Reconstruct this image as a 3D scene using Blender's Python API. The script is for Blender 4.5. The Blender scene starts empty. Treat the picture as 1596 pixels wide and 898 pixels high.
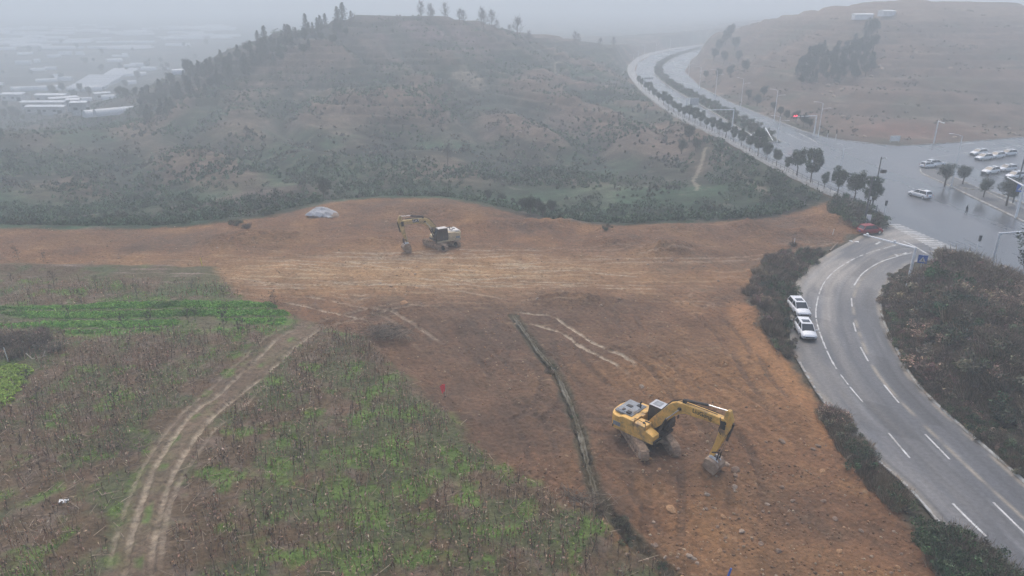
import bpy, bmesh, math, random
import numpy as np
from mathutils import Vector, Matrix, Euler

R = math.radians
random.seed(7)
rng = np.random.default_rng(11)
scene = bpy.context.scene
COL = scene.collection

# ------------------------------------------------------------------ camera, world, sun, exposure
CH = 34.0            # height of the drone above the earthworks
PITCH = R(21.3)
FPX = 1100.0         # focal length in pixels of a 1596 px wide frame
cam_d = bpy.data.cameras.new('camera')
cam_d.sensor_width = 36.0
cam_d.lens = FPX / 1596.0 * 36.0
cam_d.clip_start = 0.5
cam_d.clip_end = 9000
cam = bpy.data.objects.new('camera', cam_d)
COL.objects.link(cam)
cam.location = (0, 0, CH)
cam.rotation_euler = (R(90) - PITCH, 0, 0)
scene.camera = cam

world = bpy.data.worlds.new('World')
scene.world = world
world.use_nodes = True
wn = world.node_tree
for n in list(wn.nodes):
    wn.nodes.remove(n)
wo = wn.nodes.new('ShaderNodeOutputWorld')
bg = wn.nodes.new('ShaderNodeBackground')
sky = wn.nodes.new('ShaderNodeTexSky')
sky.sky_type = 'NISHITA'
sky.sun_disc = False
sky.sun_elevation = R(58)
sky.sun_rotation = R(-20)
sky.air_density = 1.0
sky.dust_density = 4.0
sky.ozone_density = 0.6
hs = wn.nodes.new('ShaderNodeHueSaturation')
hs.inputs['Saturation'].default_value = 1.0
wn.links.new(sky.outputs[0], hs.inputs['Color'])
wn.links.new(hs.outputs[0], bg.inputs[0])
bg.inputs[1].default_value = 0.15
wn.links.new(bg.outputs[0], wo.inputs[0])

sun_d = bpy.data.lights.new('sun', 'SUN')
sun_d.energy = 0.7
sun_d.angle = R(25)
sun_d.color = (1.0, 0.97, 0.93)
sun = bpy.data.objects.new('sun', sun_d)
COL.objects.link(sun)
sun.rotation_euler = (R(32), 0, R(-20 + 180))
scene.view_settings.view_transform = 'Standard'
scene.view_settings.look = 'None'
scene.view_settings.exposure = 0.44
scene.view_settings.gamma = 1.0
scene.view_settings.use_curve_mapping = False
cy = scene.cycles
cy.use_denoising = True
cy.max_bounces = 8
cy.diffuse_bounces = 2
cy.glossy_bounces = 2
cy.transmission_bounces = 3
cy.transparent_max_bounces = 8
cy.volume_bounces = 6
cy.caustics_reflective = False
cy.caustics_refractive = False
HAZE = 0.0017

# ------------------------------------------------------------------ surveying helpers
def elev(py):
    return PITCH + math.atan((py - 449.0) / FPX)

def U(px, py, z=0.0):
    """where the line of sight through a photo position meets the level z"""
    a = elev(py)
    Y = (CH - z) / math.tan(a)
    zc = Y * math.cos(PITCH) + (CH - z) * math.sin(PITCH)
    return ((px - 798.0) / FPX * zc, Y)

def UY(px, py, Y):
    z = CH - Y * math.tan(elev(py))
    zc = Y * math.cos(PITCH) + (CH - z) * math.sin(PITCH)
    return ((px - 798.0) / FPX * zc, Y, z)

def XY(px, Y, z):
    zc = Y * math.cos(PITCH) + (CH - z) * math.sin(PITCH)
    return ((px - 798.0) / FPX * zc, Y, z)

def US(pts, z=0.0):
    return [U(p[0], p[1], z) for p in pts]

def smooth(a, b, x):
    t = np.clip((x - a) / (b - a), 0, 1)
    return t * t * (3 - 2 * t)

_perm = np.random.default_rng(5).permutation(256)
_perm = np.concatenate([_perm, _perm, _perm])
_ga = np.random.default_rng(6).uniform(0, 2 * np.pi, 256)
_gx, _gy = np.cos(_ga), np.sin(_ga)

def perlin(x, y):
    xi = np.floor(x).astype(np.int64); yi = np.floor(y).astype(np.int64)
    xf = x - xi; yf = y - yi
    xi &= 255; yi &= 255
    u = xf * xf * xf * (xf * (xf * 6 - 15) + 10); v = yf * yf * yf * (yf * (yf * 6 - 15) + 10)
    def g(ix, iy, dx, dy):
        h = _perm[_perm[ix & 255] + (iy & 255)]
        return _gx[h] * dx + _gy[h] * dy
    a = g(xi, yi, xf, yf); b = g(xi + 1, yi, xf - 1, yf)
    c = g(xi, yi + 1, xf, yf - 1); d = g(xi + 1, yi + 1, xf - 1, yf - 1)
    return (a + (b - a) * u) * (1 - v) + (c + (d - c) * u) * v

def fbm(x, y, s, o=4, seed=0, gain=0.5):
    r = 0; a = 1.0; t = 0
    for i in range(o):
        f = 2.03 ** i / s
        r = r + a * perlin(x * f + 17.3 * seed + i * 5.1, y * f + 9.7 * seed + i * 3.3)
        t += a; a *= gain
    return r / t * 1.6

def sdf(poly, x, y):
    """signed distance to polygon, negative inside"""
    p = np.asarray(poly, float)
    d = np.full(x.shape, 1e18); ins = np.zeros(x.shape, bool)
    n = len(p)
    for i in range(n):
        ax, ay = p[i]; bx, by = p[(i + 1) % n]
        ex, ey = bx - ax, by - ay
        t = np.clip(((x - ax) * ex + (y - ay) * ey) / (ex * ex + ey * ey + 1e-12), 0, 1)
        dx = x - ax - t * ex; dy = y - ay - t * ey
        d = np.minimum(d, dx * dx + dy * dy)
        c = ((ay > y) != (by > y))
        if ey != 0:
            ins ^= c & (x < ex * (y - ay) / ey + ax)
    d = np.sqrt(d)
    return np.where(ins, -d, d)

def pdist(line, x, y):
    """distance to an open polyline, and the arc length of the nearest point"""
    p = np.asarray(line, float)
    best = np.full(x.shape, 1e18); arc = np.zeros(x.shape); acc = 0.0
    for i in range(len(p) - 1):
        ax, ay = p[i]; bx, by = p[i + 1]
        ex, ey = bx - ax, by - ay
        L = math.hypot(ex, ey) + 1e-9
        t = np.clip(((x - ax) * ex + (y - ay) * ey) / (L * L), 0, 1)
        dx = x - ax - t * ex; dy = y - ay - t * ey
        d = dx * dx + dy * dy
        m = d < best
        best = np.where(m, d, best); arc = np.where(m, acc + t * L, arc); acc += L
    return np.sqrt(best), arc

def near_box(line, x, y, m):
    p = np.asarray(line, float)
    return (x > p[:, 0].min() - m) & (x < p[:, 0].max() + m) & (y > p[:, 1].min() - m) & (y < p[:, 1].max() + m)

def catmull(pts, n=8, closed=False):
    p = [np.array(q, float) for q in pts]
    out = []
    N = len(p)
    for i in range(N if closed else N - 1):
        if closed:
            a, b, c, d = p[i - 1], p[i], p[(i + 1) % N], p[(i + 2) % N]
        else:
            b, c = p[i], p[i + 1]
            a = p[i - 1] if i > 0 else 2 * b - c
            d = p[i + 2] if i + 2 < N else 2 * c - b
        for k in range(n):
            t = k / n
            out.append(tuple(0.5 * ((2 * b) + (-a + c) * t + (2 * a - 5 * b + 4 * c - d) * t * t + (-a + 3 * b - 3 * c + d) * t ** 3)))
    if not closed:
        out.append(tuple(p[-1]))
    return out

# ------------------------------------------------------------------ plan of the place (metres)
brow = US([(-200, 357), (0, 356), (200, 357), (300, 351), (370, 343), (430, 336), (500, 319), (560, 311), (640, 309), (700, 311),
           (760, 325), (850, 345), (950, 352), (1100, 346), (1200, 340), (1270, 322), (1300, 310)])
walk_out = US([(1383, 352), (1345, 328), (1305, 309), (1255, 287), (1180, 248), (1135, 222), (1057, 185), (1017, 157), (990, 132),
               (978, 112), (983, 98), (1005, 85), (1045, 76), (1095, 69)])
road_r_edge = US([(1102, 76), (1078, 92), (1067, 112), (1092, 136), (1140, 160), (1190, 180), (1250, 204), (1290, 215)])
plateau = [(-420, 114)] + brow + walk_out[3:] + road_r_edge + US([(1400, 228), (1596, 214)]) + [(330, 212), (330, -60), (-420, -60)]
brow_c = catmull(brow, 3)
plateau = [(-420, 114)] + brow_c + walk_out[3:] + road_r_edge + US([(1400, 228), (1596, 214)]) + [(330, 212), (330, -60), (-420, -60)]

ramp_l = catmull(US([(1385, 350), (1352, 362), (1322, 378), (1290, 396), (1258, 418), (1238, 445), (1229, 485), (1234, 540), (1258, 590), (1292, 640), (1350, 705)]) +
                 [(30.3, 44.5), (30.4, 36), (30.6, 22), (31, 0)], 6)
ramp_r = catmull([(70.5, 95.0)] + [(66.5, 97.5), (62.5, 98.3), (58, 97)] + US([(1400, 425), (1378, 452), (1374, 490), (1400, 550), (1441, 612)]) +
                 [(39.8, 46), (39.8, 36), (40, 22), (40.4, 0)], 6)

def resample(line, n):
    p = np.asarray(line, float)
    s = np.concatenate([[0], np.cumsum(np.hypot(*np.diff(p, axis=0).T))])
    t = np.linspace(0, s[-1], n)
    return np.stack([np.interp(t, s, p[:, 0]), np.interp(t, s, p[:, 1])], 1)

ramp_poly = [tuple(p) for p in ramp_l] + [tuple(p) for p in ramp_r[::-1]]
main_l = US([(1383, 348), (1352, 326), (1310, 304), (1258, 279), (1188, 244), (1142, 219), (1066, 183), (1027, 156), (1002, 133),
             (990, 113), (994, 99), (1014, 86.5), (1050, 77.5), (1096, 71)])
main_poly = [(66.2, -40), (66.6, 104)] + main_l + road_r_edge + US([(1400, 228), (1596, 214)]) + [(330, 212), (330, -40)]
isl = US([(1434, 266), (1438, 261), (1452, 265), (1500, 283), (1596, 327)])
island = [(96.6, -40), (96.2, 60)] + [isl[4], isl[3], isl[2], isl[1], isl[0]] + US([(1437, 271), (1500, 300), (1596, 346)]) + [(90.6, 60), (90.8, -40)]
med_l = US([(1192, 222), (1150, 199), (1105, 172), (1055, 143), (1028, 124), (1019, 111), (1024, 101), (1045, 88), (1075, 79), (1096, 74)])
med_r = US([(1217, 222), (1190, 203), (1150, 180), (1105, 158), (1060, 135), (1036, 117), (1032, 107), (1037, 99), (1056, 88), (1080, 80.5), (1098, 74.8)])
median = catmull(med_l, 4) + catmull(med_r, 4)[::-1]
mound = [(43, -20), (43.2, 30), (43, 46), (42.6, 56)] + US([(1442, 600), (1402, 535), (1382, 490), (1388, 462), (1410, 440)]) + [(57, 94), (62, 95.5), (64.6, 94), (64.9, 80), (65, 50), (65, -20)]
field = US([(-300, 412), (0, 412), (150, 414), (330, 417), (350, 445), (385, 468), (450, 490), (505, 512), (560, 530), (620, 575), (690, 645), (745, 690), (800, 735), (880, 790),
            (930, 800), (960, 850), (1040, 898)]) + [(7, 20), (-120, 20), (-260, 100)]
SITE = US([(1330, 352), (1310, 376), (1268, 388), (1215, 396), (1175, 425), (1160, 470), (1185, 520), (1225, 560), (1262, 610), (1310, 690), (1350, 740), (1400, 800), (1440, 850), (1480, 898)])

mounds = []
for (px, py, rx, ry, hh) in [(395, 372, 5.5, 3.0, 1.5), (345, 380, 4, 2.5, .8), (455, 372, 4, 2.2, .9), (700, 338, 10, 5, 1.3), (640, 325, 12, 5, .7), (760, 352, 6, 3, .9), (835, 352, 5, 2.5, .9), (1045, 392, 4.5, 2.6, 2.0),
                             (975, 377, 6, 2.4, 1.1), (1165, 356, 4, 2.4, 1.5), (1060, 356, 7, 2, .7), (885, 462, 6, 2.5, .8), (1003, 548, 3.6, 2.6, .8), (985, 575, 5, 2, .5), (640, 482, 3.5, 1.6, .6),
                             (600, 530, 2.5, 1.6, .8), (590, 375, 5, 2, .6), (1180, 500, 2.4, 3.6, .9), (1090, 735, 1.1, 1.0, .55), (1160, 560, 6, 3, .5), (1215, 640, 3, 4, .5), (920, 470, 5, 1.6, .6), (700, 500, 6, 2, .4),
                             (1240, 365, 6, 2.5, .8), (1290, 345, 5, 2.5, 1.2), (880, 350, 4, 2, .7), (40, 420, 9, 1.5, .4), (502, 334, 4.5, 2.6, .5), (1240, 450, 3.5, 5, 1.0), (1205, 420, 3.5, 3, 1.0), (1200, 500, 2.5, 4, .6)]:
    a, b = U(px, py)
    mounds.append((a, b, rx, ry, hh))

ruts = []   # wheel and crawler tracks: polyline, half width, depth, paleness
def rut(pts, w, dep, pale, sm=6):
    ruts.append((catmull(US(pts), sm), w, dep, pale))
for dx in (0, 46):   # farm track through the dead crop: two wheel lines, doubled at the bottom
    pass
rut([(470, 508), (430, 535), (390, 575), (345, 615), (300, 650), (270, 690), (240, 740), (222, 790), (205, 840), (195, 898), (188, 960)], .23, .15, .85)
rut([(505, 512), (462, 545), (420, 582), (372, 620), (330, 655), (300, 695), (272, 745), (255, 790), (243, 840), (237, 898), (236, 960)], .23, .15, .9)
rut([(452, 508), (412, 532), (370, 572), (330, 610), (284, 650), (252, 690), (223, 738), (200, 790), (182, 840), (170, 898)], .17, .08, .6)
rut([(418, 600), (378, 640), (338, 672), (305, 720), (278, 765), (262, 810), (255, 850), (252, 898)], .17, .08, .6)
rut([(800, 487), (830, 490), (860, 492), (885, 508), (915, 530), (950, 550), (985, 570), (990, 582)], .2, .12, 1.3)
rut([(820, 503), (845, 508), (872, 516), (880, 522), (905, 540), (935, 558), (960, 575), (985, 590)], .2, .12, 1.3)
rut([(437, 470), (480, 479), (530, 490), (577, 501)], .18, .08, 1.0)
rut([(440, 461), (500, 466), (560, 477), (610, 487), (650, 510), (690, 535)], .24, .12, .6)
rut([(560, 480), (610, 500), (640, 530), (655, 545)], .25, .08, .35)
rut([(470, 446), (560, 440), (700, 452), (800, 470)], .2, .05, .5)
for k in range(30):
    x0 = random.uniform(350, 900); y0 = random.uniform(392, 456)
    L = random.uniform(60, 260); s = random.uniform(-.02, .07)
    bow = random.uniform(-5, 7); hw_ = random.uniform(.12, .24); pl_ = random.uniform(.45, 1.0)
    for off in ((0, 5.5) if k % 2 else (0,)):
        rut([(x0 + off, y0 + off), (x0 + L / 3, y0 + s * L / 3 + bow * .9 + off), (x0 + L * .66, y0 + s * L * .66 + bow * .8 + off), (x0 + L - off, y0 + s * L + off)], hw_, .07, pl_, 5)
for k in range(12):
    x0 = random.uniform(760, 1220); y0 = random.uniform(360, 412)
    L = random.uniform(60, 170)
    rut([(x0, y0), (x0 + L / 2, y0 - random.uniform(-2, 6)), (x0 + L, y0 - random.uniform(-3, 6))], random.uniform(.12, .2), .05, random.uniform(.2, .55), 4)
rk_ = random.Random(31)
for k in range(26):      # crawler prints pressed into the damp soil: dark, in pairs
    x0 = rk_.uniform(620, 1180); y0 = rk_.uniform(470, 840)
    if x0 > 1130 + (y0 - 470) * .5 or x0 < 640 + (y0 - 470) * .75: continue
    a0, b0 = U(x0, y0); an = rk_.uniform(-1.9, -.6); L = rk_.uniform(5, 16); cv = rk_.uniform(-.07, .07)
    for off in (-1.25, 1.25):
        pts_ = []
        for q in range(5):
            aa = an + cv * q * L / 5; pts_.append((a0 + math.cos(aa) * L * q / 4 - math.sin(aa) * off, b0 + math.sin(aa) * L * q / 4 + math.cos(aa) * off))
        ruts.append((catmull(pts_, 4), .3, .10, -rk_.uniform(.35, .9)))
rut([(505, 511), (560, 496), (620, 484), (700, 478)], .24, .12, .6)
rut([(490, 503), (545, 487), (610, 474), (690, 468)], .24, .12, .5)
rut([(900, 404), (1000, 404), (1100, 404), (1190, 396), (1260, 385), (1320, 374)], .2, .06, .6)
rut([(900, 412), (1000, 409), (1110, 409), (1200, 401), (1262, 390)], .2, .06, .5)
rut([(1080, 450), (1075, 462), (1082, 475), (1100, 480), (1110, 465), (1112, 486)], .22, .05, .25)
rut([(1000, 470), (1070, 469), (1120, 470)], .15, .05, .5)

drain_l = catmull(US([(800, 494), (815, 512), (840, 548), (862, 575), (880, 610), (896, 648), (908, 690), (920, 740), (932, 775), (950, 800), (985, 838), (1020, 868), (1050, 900)]), 6)

# ------------------------------------------------------------------ terrain height
cps = []
def ctl(px, rows, back=()):
    for (py, Y) in rows:
        cps.append(UY(px, py, Y))
    for (Y, z) in back:
        cps.append(XY(px, Y, z))
low = [(215, 300), (172, 430), (140, 540), (100, 720), (60, 980), (36, 1500)]
ctl(-500, [(345, 132), (300, 165), (250, 212), (208, 262)] + low, [(2600, 34)])
ctl(-250, [(345, 132), (300, 165), (250, 212), (206, 262)] + low)
ctl(0, [(340, 135), (300, 168), (250, 215), (205, 262)] + low, [(2600, 34)])
ctl(120, [(340, 138), (300, 170), (250, 216), (203, 264)] + low)
ctl(230, [(332, 142), (300, 172), (250, 218), (205, 262), (185, 295), (160, 335)], [(450, -12), (600, -16), (900, -4), (1500, 14)])
ctl(310, [(325, 142), (290, 175), (250, 208), (200, 250), (150, 300), (115, 345)], [(450, 2), (600, -10), (900, -4)])
ctl(400, [(320, 145), (290, 170), (250, 203), (200, 245), (150, 290), (110, 328), (72, 368)], [(460, 8), (600, -8), (900, -2), (1500, 14)])
ctl(500, [(290, 160), (250, 197), (200, 240), (150, 283), (100, 328), (60, 365), (38, 388)], [(480, 12), (640, -8)])
ctl(600, [(295, 160), (260, 188), (220, 220), (180, 252), (140, 288), (100, 326), (60, 368), (29, 402)], [(500, 14), (650, -6), (1000, 0), (2600, 34)])
ctl(720, [(300, 158), (250, 200), (200, 245), (150, 290), (100, 340), (60, 388), (36, 418)], [(520, 16), (700, 2)])
ctl(850, [(330, 140), (290, 170), (250, 205), (200, 250), (150, 302), (110, 352), (85, 405), (62, 465), (56, 530)], [(700, 6), (1000, 6), (2600, 34)])
ctl(940, [(330, 140), (290, 170), (250, 205), (200, 252), (160, 300), (125, 370), (90, 470), (72, 600)], [(800, 8)])
ctl(1010, [(330, 140), (290, 168), (250, 203), (210, 238), (180, 270)])
ctl(1100, [(322, 142), (290, 165), (255, 190), (235, 205)])
ctl(1180, [(320, 142), (290, 160), (275, 168)])
ctl(1050, [], [(1000, 8), (1300, 14)])
ctl(1110, [], [(500, 9), (420, 2), (700, 12)])
ctl(1200, [(120, 335), (85, 400), (55, 465), (33, 530)], [(290, 1), (700, 28), (1000, 26)])
ctl(1300, [(150, 275), (100, 332), (60, 385), (32, 432), (14, 480)], [(240, 0), (700, 30), (2600, 38)])
ctl(1400, [(200, 222), (150, 268), (100, 322), (60, 370), (30, 412), (11, 450)], [(600, 36), (1000, 34)])
ctl(1590, [(200, 222), (150, 268), (100, 322), (60, 370), (28, 415), (14, 452)], [(600, 35), (1000, 34)])
ctl(1900, [(195, 228), (150, 268), (100, 322), (60, 370), (30, 415)], [(600, 35), (1000, 34), (2600, 38)])
cps += [(0, 100, -2), (-200, 60, 0), (200, 60, 0), (0, 0, 0), (100, 150, -1), (-120, 100, -2), (60, 120, -3), (80, 300, 0), (85, 400, 0), (-420, 0, 0), (420, 0, 0), (420, 200, 2)]
_c = np.array(cps)
_k = 100.0
def _phi(r2):
    return np.where(r2 > 0, 0.5 * r2 * np.log(r2 + 1e-12), 0)
_n = len(_c)
_A = np.zeros((_n + 3, _n + 3))
_d2 = ((_c[:, None, :2] - _c[None, :, :2]) ** 2).sum(-1) / _k ** 2
_A[:_n, :_n] = _phi(_d2) + np.eye(_n) * 0.004
_A[:_n, _n] = 1; _A[:_n, _n + 1:] = _c[:, :2] / _k
_A[_n:, :_n] = _A[:_n, _n:].T
_w = np.linalg.solve(_A, np.concatenate([_c[:, 2], [0, 0, 0]]))

def tps(x, y):
    out = _w[_n] + _w[_n + 1] * x / _k + _w[_n + 2] * y / _k
    for i in range(_n):
        r2 = ((x - _c[i, 0]) ** 2 + (y - _c[i, 1]) ** 2) / _k ** 2
        out = out + _w[i] * 0.5 * r2 * np.log(r2 + 1e-12)
    return out

def terrain(x, y, full=False):
    x = np.asarray(x, float); y = np.asarray(y, float)
    sp = sdf(plateau, x, y)
    w = smooth(0.5, 14, sp)
    z = np.zeros(x.shape)
    out = sp > 0
    if out.any():
        xo, yo = x[out], y[out]
        t = np.clip(tps(xo, yo), -30, 60)
        r = np.hypot(xo, yo)
        t = t + fbm(xo, yo, 46, 4, 3) * 2.6 * smooth(120, 220, r)
        rot = xo * .8 + yo * .6; rot2 = -xo * .6 + yo * .8
        t = t + (np.abs(perlin(rot / 34 + 3.1, rot2 / 85 + 1.7)) - .2) * 17 * smooth(150, 230, yo) * smooth(470, 360, yo) * smooth(3, 25, sp[out]) * smooth(-150, -90, xo) * smooth(80, 60, xo)
        ter = 0.8 * np.sin(t * 2 * np.pi / 2.6 + 3 * fbm(xo, yo, 60, 2, 9)) * smooth(-4, 2, t) * smooth(150, 230, r)
        t = t + ter
        z[out] = t * w[out]
    ins = 1 - w
    sf = sdf(field, x, y)
    sr = np.minimum(sdf(ramp_poly, x, y), sdf(main_poly, x, y))
    paved = 1 - smooth(0.4, 3.0, sr)
    rough = fbm(x, y, 7, 4, 1) * .28 + fbm(x, y, 1.6, 3, 2) * .11 + fbm((x * .42 - y * .91) / 8, (x * .91 + y * .42) / .55, 1.0, 3, 33) * .05
    z = z + rough * ins * (1 - paved)
    for (a, b, rx, ry, hh) in mounds:
        m = (abs(x - a) < rx * 2.6) & (abs(y - b) < ry * 2.6)
        if m.any():
            q = ((x[m] - a) / rx) ** 2 + ((y[m] - b) / ry) ** 2
            z[m] += hh * np.exp(-q * 1.1) * (1 + .35 * fbm(x[m], y[m], 1.4, 3, 4)) * (1 - paved[m])
    z = z + .35 * smooth(1.5, -1.5, sf)          # the crop field stands a little above the stripped ground
    sm = sdf(mound, x, y)
    mm = sm < 0
    if mm.any():
        z[mm] += 3.6 * smooth(0, -6, sm[mm]) * (1 + .3 * fbm(x[mm], y[mm], 9, 3, 7))
    pale = np.zeros(x.shape)
    for (ln, hw, dep, pl) in ruts:
        m = near_box(ln, x, y, 1.5)
        if m.any():
            d, s = pdist(ln, x[m], y[m])
            d = d + .11 * perlin(x[m] * 1.7, y[m] * 1.7) + .07 * perlin(x[m] * 4.3 + 9, y[m] * 4.3)
            tot = float(np.hypot(*np.diff(np.asarray(ln), axis=0).T).sum())
            k = (1 - smooth(hw * .6, hw * 1.5, d)) * smooth(-.3, 2.5, s) * smooth(-.3, 2.5, tot - s)
            z[m] -= dep * k
            z[m] += dep * .5 * np.exp(-((d - hw * 2) / (hw * .7)) ** 2)
            if full:
                brk = smooth(-.45, .2, perlin(s * .45 + pl * 91, pl * 37 + s * 0) + .1) * (.75 + .5 * perlin(x[m] * 2.1, y[m] * 2.1 + 5))
                if pl > 0: pale[m] = np.maximum(pale[m], k * pl * brk)
                else: pale[m] = np.where(np.abs(k * pl) > np.abs(pale[m]), k * pl * (.7 + .6 * (np.sin(s * 2 * np.pi / .42) > 0)), pale[m])
    m = near_box(drain_l, x, y, 3)
    if m.any():
        d, s = pdist(drain_l, x[m], y[m])
        z[m] -= .38 * (1 - smooth(.2, .7, d))
    z = z * (1 - paved) + (-.14) * paved * (sp < 2)+ z * paved * (sp >= 2) * 0
    if full:
        return z, dict(sp=sp, sf=sf, sr=sr, sm=sm, pale=pale, paved=paved)
    return z

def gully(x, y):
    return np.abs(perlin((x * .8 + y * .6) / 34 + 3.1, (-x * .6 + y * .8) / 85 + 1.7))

def hz(x, y):
    return float(terrain(np.array([x], float), np.array([y], float))[0])

def ground_at(px, py, y0=60.0, y1=2400.0):
    """first place where the line of sight meets the land"""
    t = math.tan(elev(py))
    Y = np.concatenate([np.arange(y0, 300, 1.0), np.arange(300, y1, 4.0)])
    z = CH - Y * t
    zc = Y * math.cos(PITCH) + (CH - z) * math.sin(PITCH)
    X = (px - 798.0) / FPX * zc
    g = terrain(X, Y)
    hit = np.nonzero(g >= z)[0]
    if len(hit) == 0:
        return None
    i = hit[0]
    return (float(X[i]), float(Y[i]), float(g[i]))

# ------------------------------------------------------------------ materials
MATS = {}
def nodes(name):
    m = bpy.data.materials.new(name)
    m.use_nodes = True
    nt = m.node_tree
    b = nt.nodes['Principled BSDF']
    MATS[name] = m
    return m, nt, b

def N(nt, t, **kw):
    n = nt.nodes.new(t)
    for k, v in kw.items():
        setattr(n, k, v)
    return n

def mat(name, col, rough=.7, metal=0.0, var=.25, scale=6.0, bump=0.0, dirt=None, dirt_amt=.5, spec=None):
    """procedural paint / metal / stone: noise varied colour, optional second worn or dirty colour"""
    m, nt, b = nodes(name)
    tc = N(nt, 'ShaderNodeTexCoord')
    no = N(nt, 'ShaderNodeTexNoise'); no.inputs['Scale'].default_value = scale; no.inputs['Detail'].default_value = 5
    nt.links.new(tc.outputs['Object'], no.inputs['Vector'])
    ra = N(nt, 'ShaderNodeValToRGB')
    ra.color_ramp.elements[0].position = .3; ra.color_ramp.elements[1].position = .7
    ra.color_ramp.elements[0].color = tuple(c * (1 - var) for c in col) + (1,)
    ra.color_ramp.elements[1].color = tuple(min(1, c * (1 + var)) for c in col) + (1,)
    nt.links.new(no.outputs['Fac'], ra.inputs[0])
    out = ra.outputs[0]
    if dirt:
        n2 = N(nt, 'ShaderNodeTexNoise'); n2.inputs['Scale'].default_value = scale * .45; n2.inputs['Detail'].default_value = 8; n2.inputs['Roughness'].default_value = .7
        nt.links.new(tc.outputs['Object'], n2.inputs['Vector'])
        r2 = N(nt, 'ShaderNodeValToRGB')
        r2.color_ramp.elements[0].position = .62 - dirt_amt * .3; r2.color_ramp.elements[1].position = .75 - dirt_amt * .2
        nt.links.new(n2.outputs['Fac'], r2.inputs[0])
        mx = N(nt, 'ShaderNodeMixRGB'); mx.inputs[2].default_value = tuple(dirt) + (1,)
        nt.links.new(r2.outputs[0], mx.inputs[0]); nt.links.new(out, mx.inputs[1])
        out = mx.outputs[0]
    nt.links.new(out, b.inputs['Base Color'])
    b.inputs['Roughness'].default_value = rough
    b.inputs['Metallic'].default_value = metal
    if spec is not None:
        b.inputs['Specular IOR Level'].default_value = spec
    if bump:
        bp = N(nt, 'ShaderNodeBump'); bp.inputs['Strength'].default_value = .6; bp.inputs['Distance'].default_value = bump
        nt.links.new(no.outputs['Fac'], bp.inputs['Height']); nt.links.new(bp.outputs[0], b.inputs['Normal'])
    return m

def leafmat(name, sat=1.0):
    """colour comes from the 'tint' attribute of each leaf"""
    m, nt, b = nodes(name)
    at = N(nt, 'ShaderNodeAttribute', attribute_name='tint')
    no = N(nt, 'ShaderNodeTexNoise'); no.inputs['Scale'].default_value = 1.3
    tc = N(nt, 'ShaderNodeTexCoord'); nt.links.new(tc.outputs['Object'], no.inputs['Vector'])
    mp = N(nt, 'ShaderNodeMapRange'); mp.inputs[1].default_value = .25; mp.inputs[2].default_value = .75; mp.inputs[3].default_value = .7; mp.inputs[4].default_value = 1.3
    nt.links.new(no.outputs['Fac'], mp.inputs[0])
    mx = N(nt, 'ShaderNodeVectorMath', operation='SCALE')
    nt.links.new(at.outputs['Color'], mx.inputs[0]); nt.links.new(mp.outputs[0], mx.inputs['Scale'])
    nt.links.new(mx.outputs[0], b.inputs['Base Color'])
    b.inputs['Roughness'].default_value = .75
    b.inputs['Specular IOR Level'].default_value = .25
    return m

def soil_material():
    m, nt, b = nodes('soil')
    at = N(nt, 'ShaderNodeAttribute', attribute_name='tint')
    tc = N(nt, 'ShaderNodeTexCoord')
    n1 = N(nt, 'ShaderNodeTexNoise'); n1.inputs['Scale'].default_value = 1.9; n1.inputs['Detail'].default_value = 9; n1.inputs['Roughness'].default_value = .72
    n2 = N(nt, 'ShaderNodeTexNoise'); n2.inputs['Scale'].default_value = .16; n2.inputs['Detail'].default_value = 5; n2.inputs['Roughness'].default_value = .65
    n3 = N(nt, 'ShaderNodeTexVoronoi'); n3.inputs['Scale'].default_value = 2.6
    for n in (n1, n2, n3):
        nt.links.new(tc.outputs['Object'], n.inputs['Vector'])
    mp = N(nt, 'ShaderNodeMapRange'); mp.inputs[1].default_value = .28; mp.inputs[2].default_value = .72; mp.inputs[3].default_value = .55; mp.inputs[4].default_value = 1.5
    nt.links.new(n1.outputs['Fac'], mp.inputs[0])
    mp2 = N(nt, 'ShaderNodeMapRange'); mp2.inputs[1].default_value = .3; mp2.inputs[2].default_value = .7; mp2.inputs[3].default_value = .85; mp2.inputs[4].default_value = 1.15
    nt.links.new(n2.outputs['Fac'], mp2.inputs[0])
    mu = N(nt, 'ShaderNodeMath', operation='MULTIPLY')
    nt.links.new(mp.outputs[0], mu.inputs[0]); nt.links.new(mp2.outputs[0], mu.inputs[1])
    sc = N(nt, 'ShaderNodeVectorMath', operation='SCALE')
    nt.links.new(at.outputs['Color'], sc.inputs[0]); nt.links.new(mu.outputs[0], sc.inputs['Scale'])
    nt.links.new(sc.outputs[0], b.inputs['Base Color'])
    b.inputs['Roughness'].default_value = .92
    b.inputs['Specular IOR Level'].default_value = .2
    ad = N(nt, 'ShaderNodeMath', operation='MULTIPLY_ADD'); ad.inputs[1].default_value = -.5
    nt.links.new(n3.outputs['Distance'], ad.inputs[0]); nt.links.new(n1.outputs['Fac'], ad.inputs[2])
    bp = N(nt, 'ShaderNodeBump'); bp.inputs['Strength'].default_value = .9; bp.inputs['Distance'].default_value = .35
    nt.links.new(ad.outputs[0], bp.inputs['Height']); nt.links.new(bp.outputs[0], b.inputs['Normal'])
    return m

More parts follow.
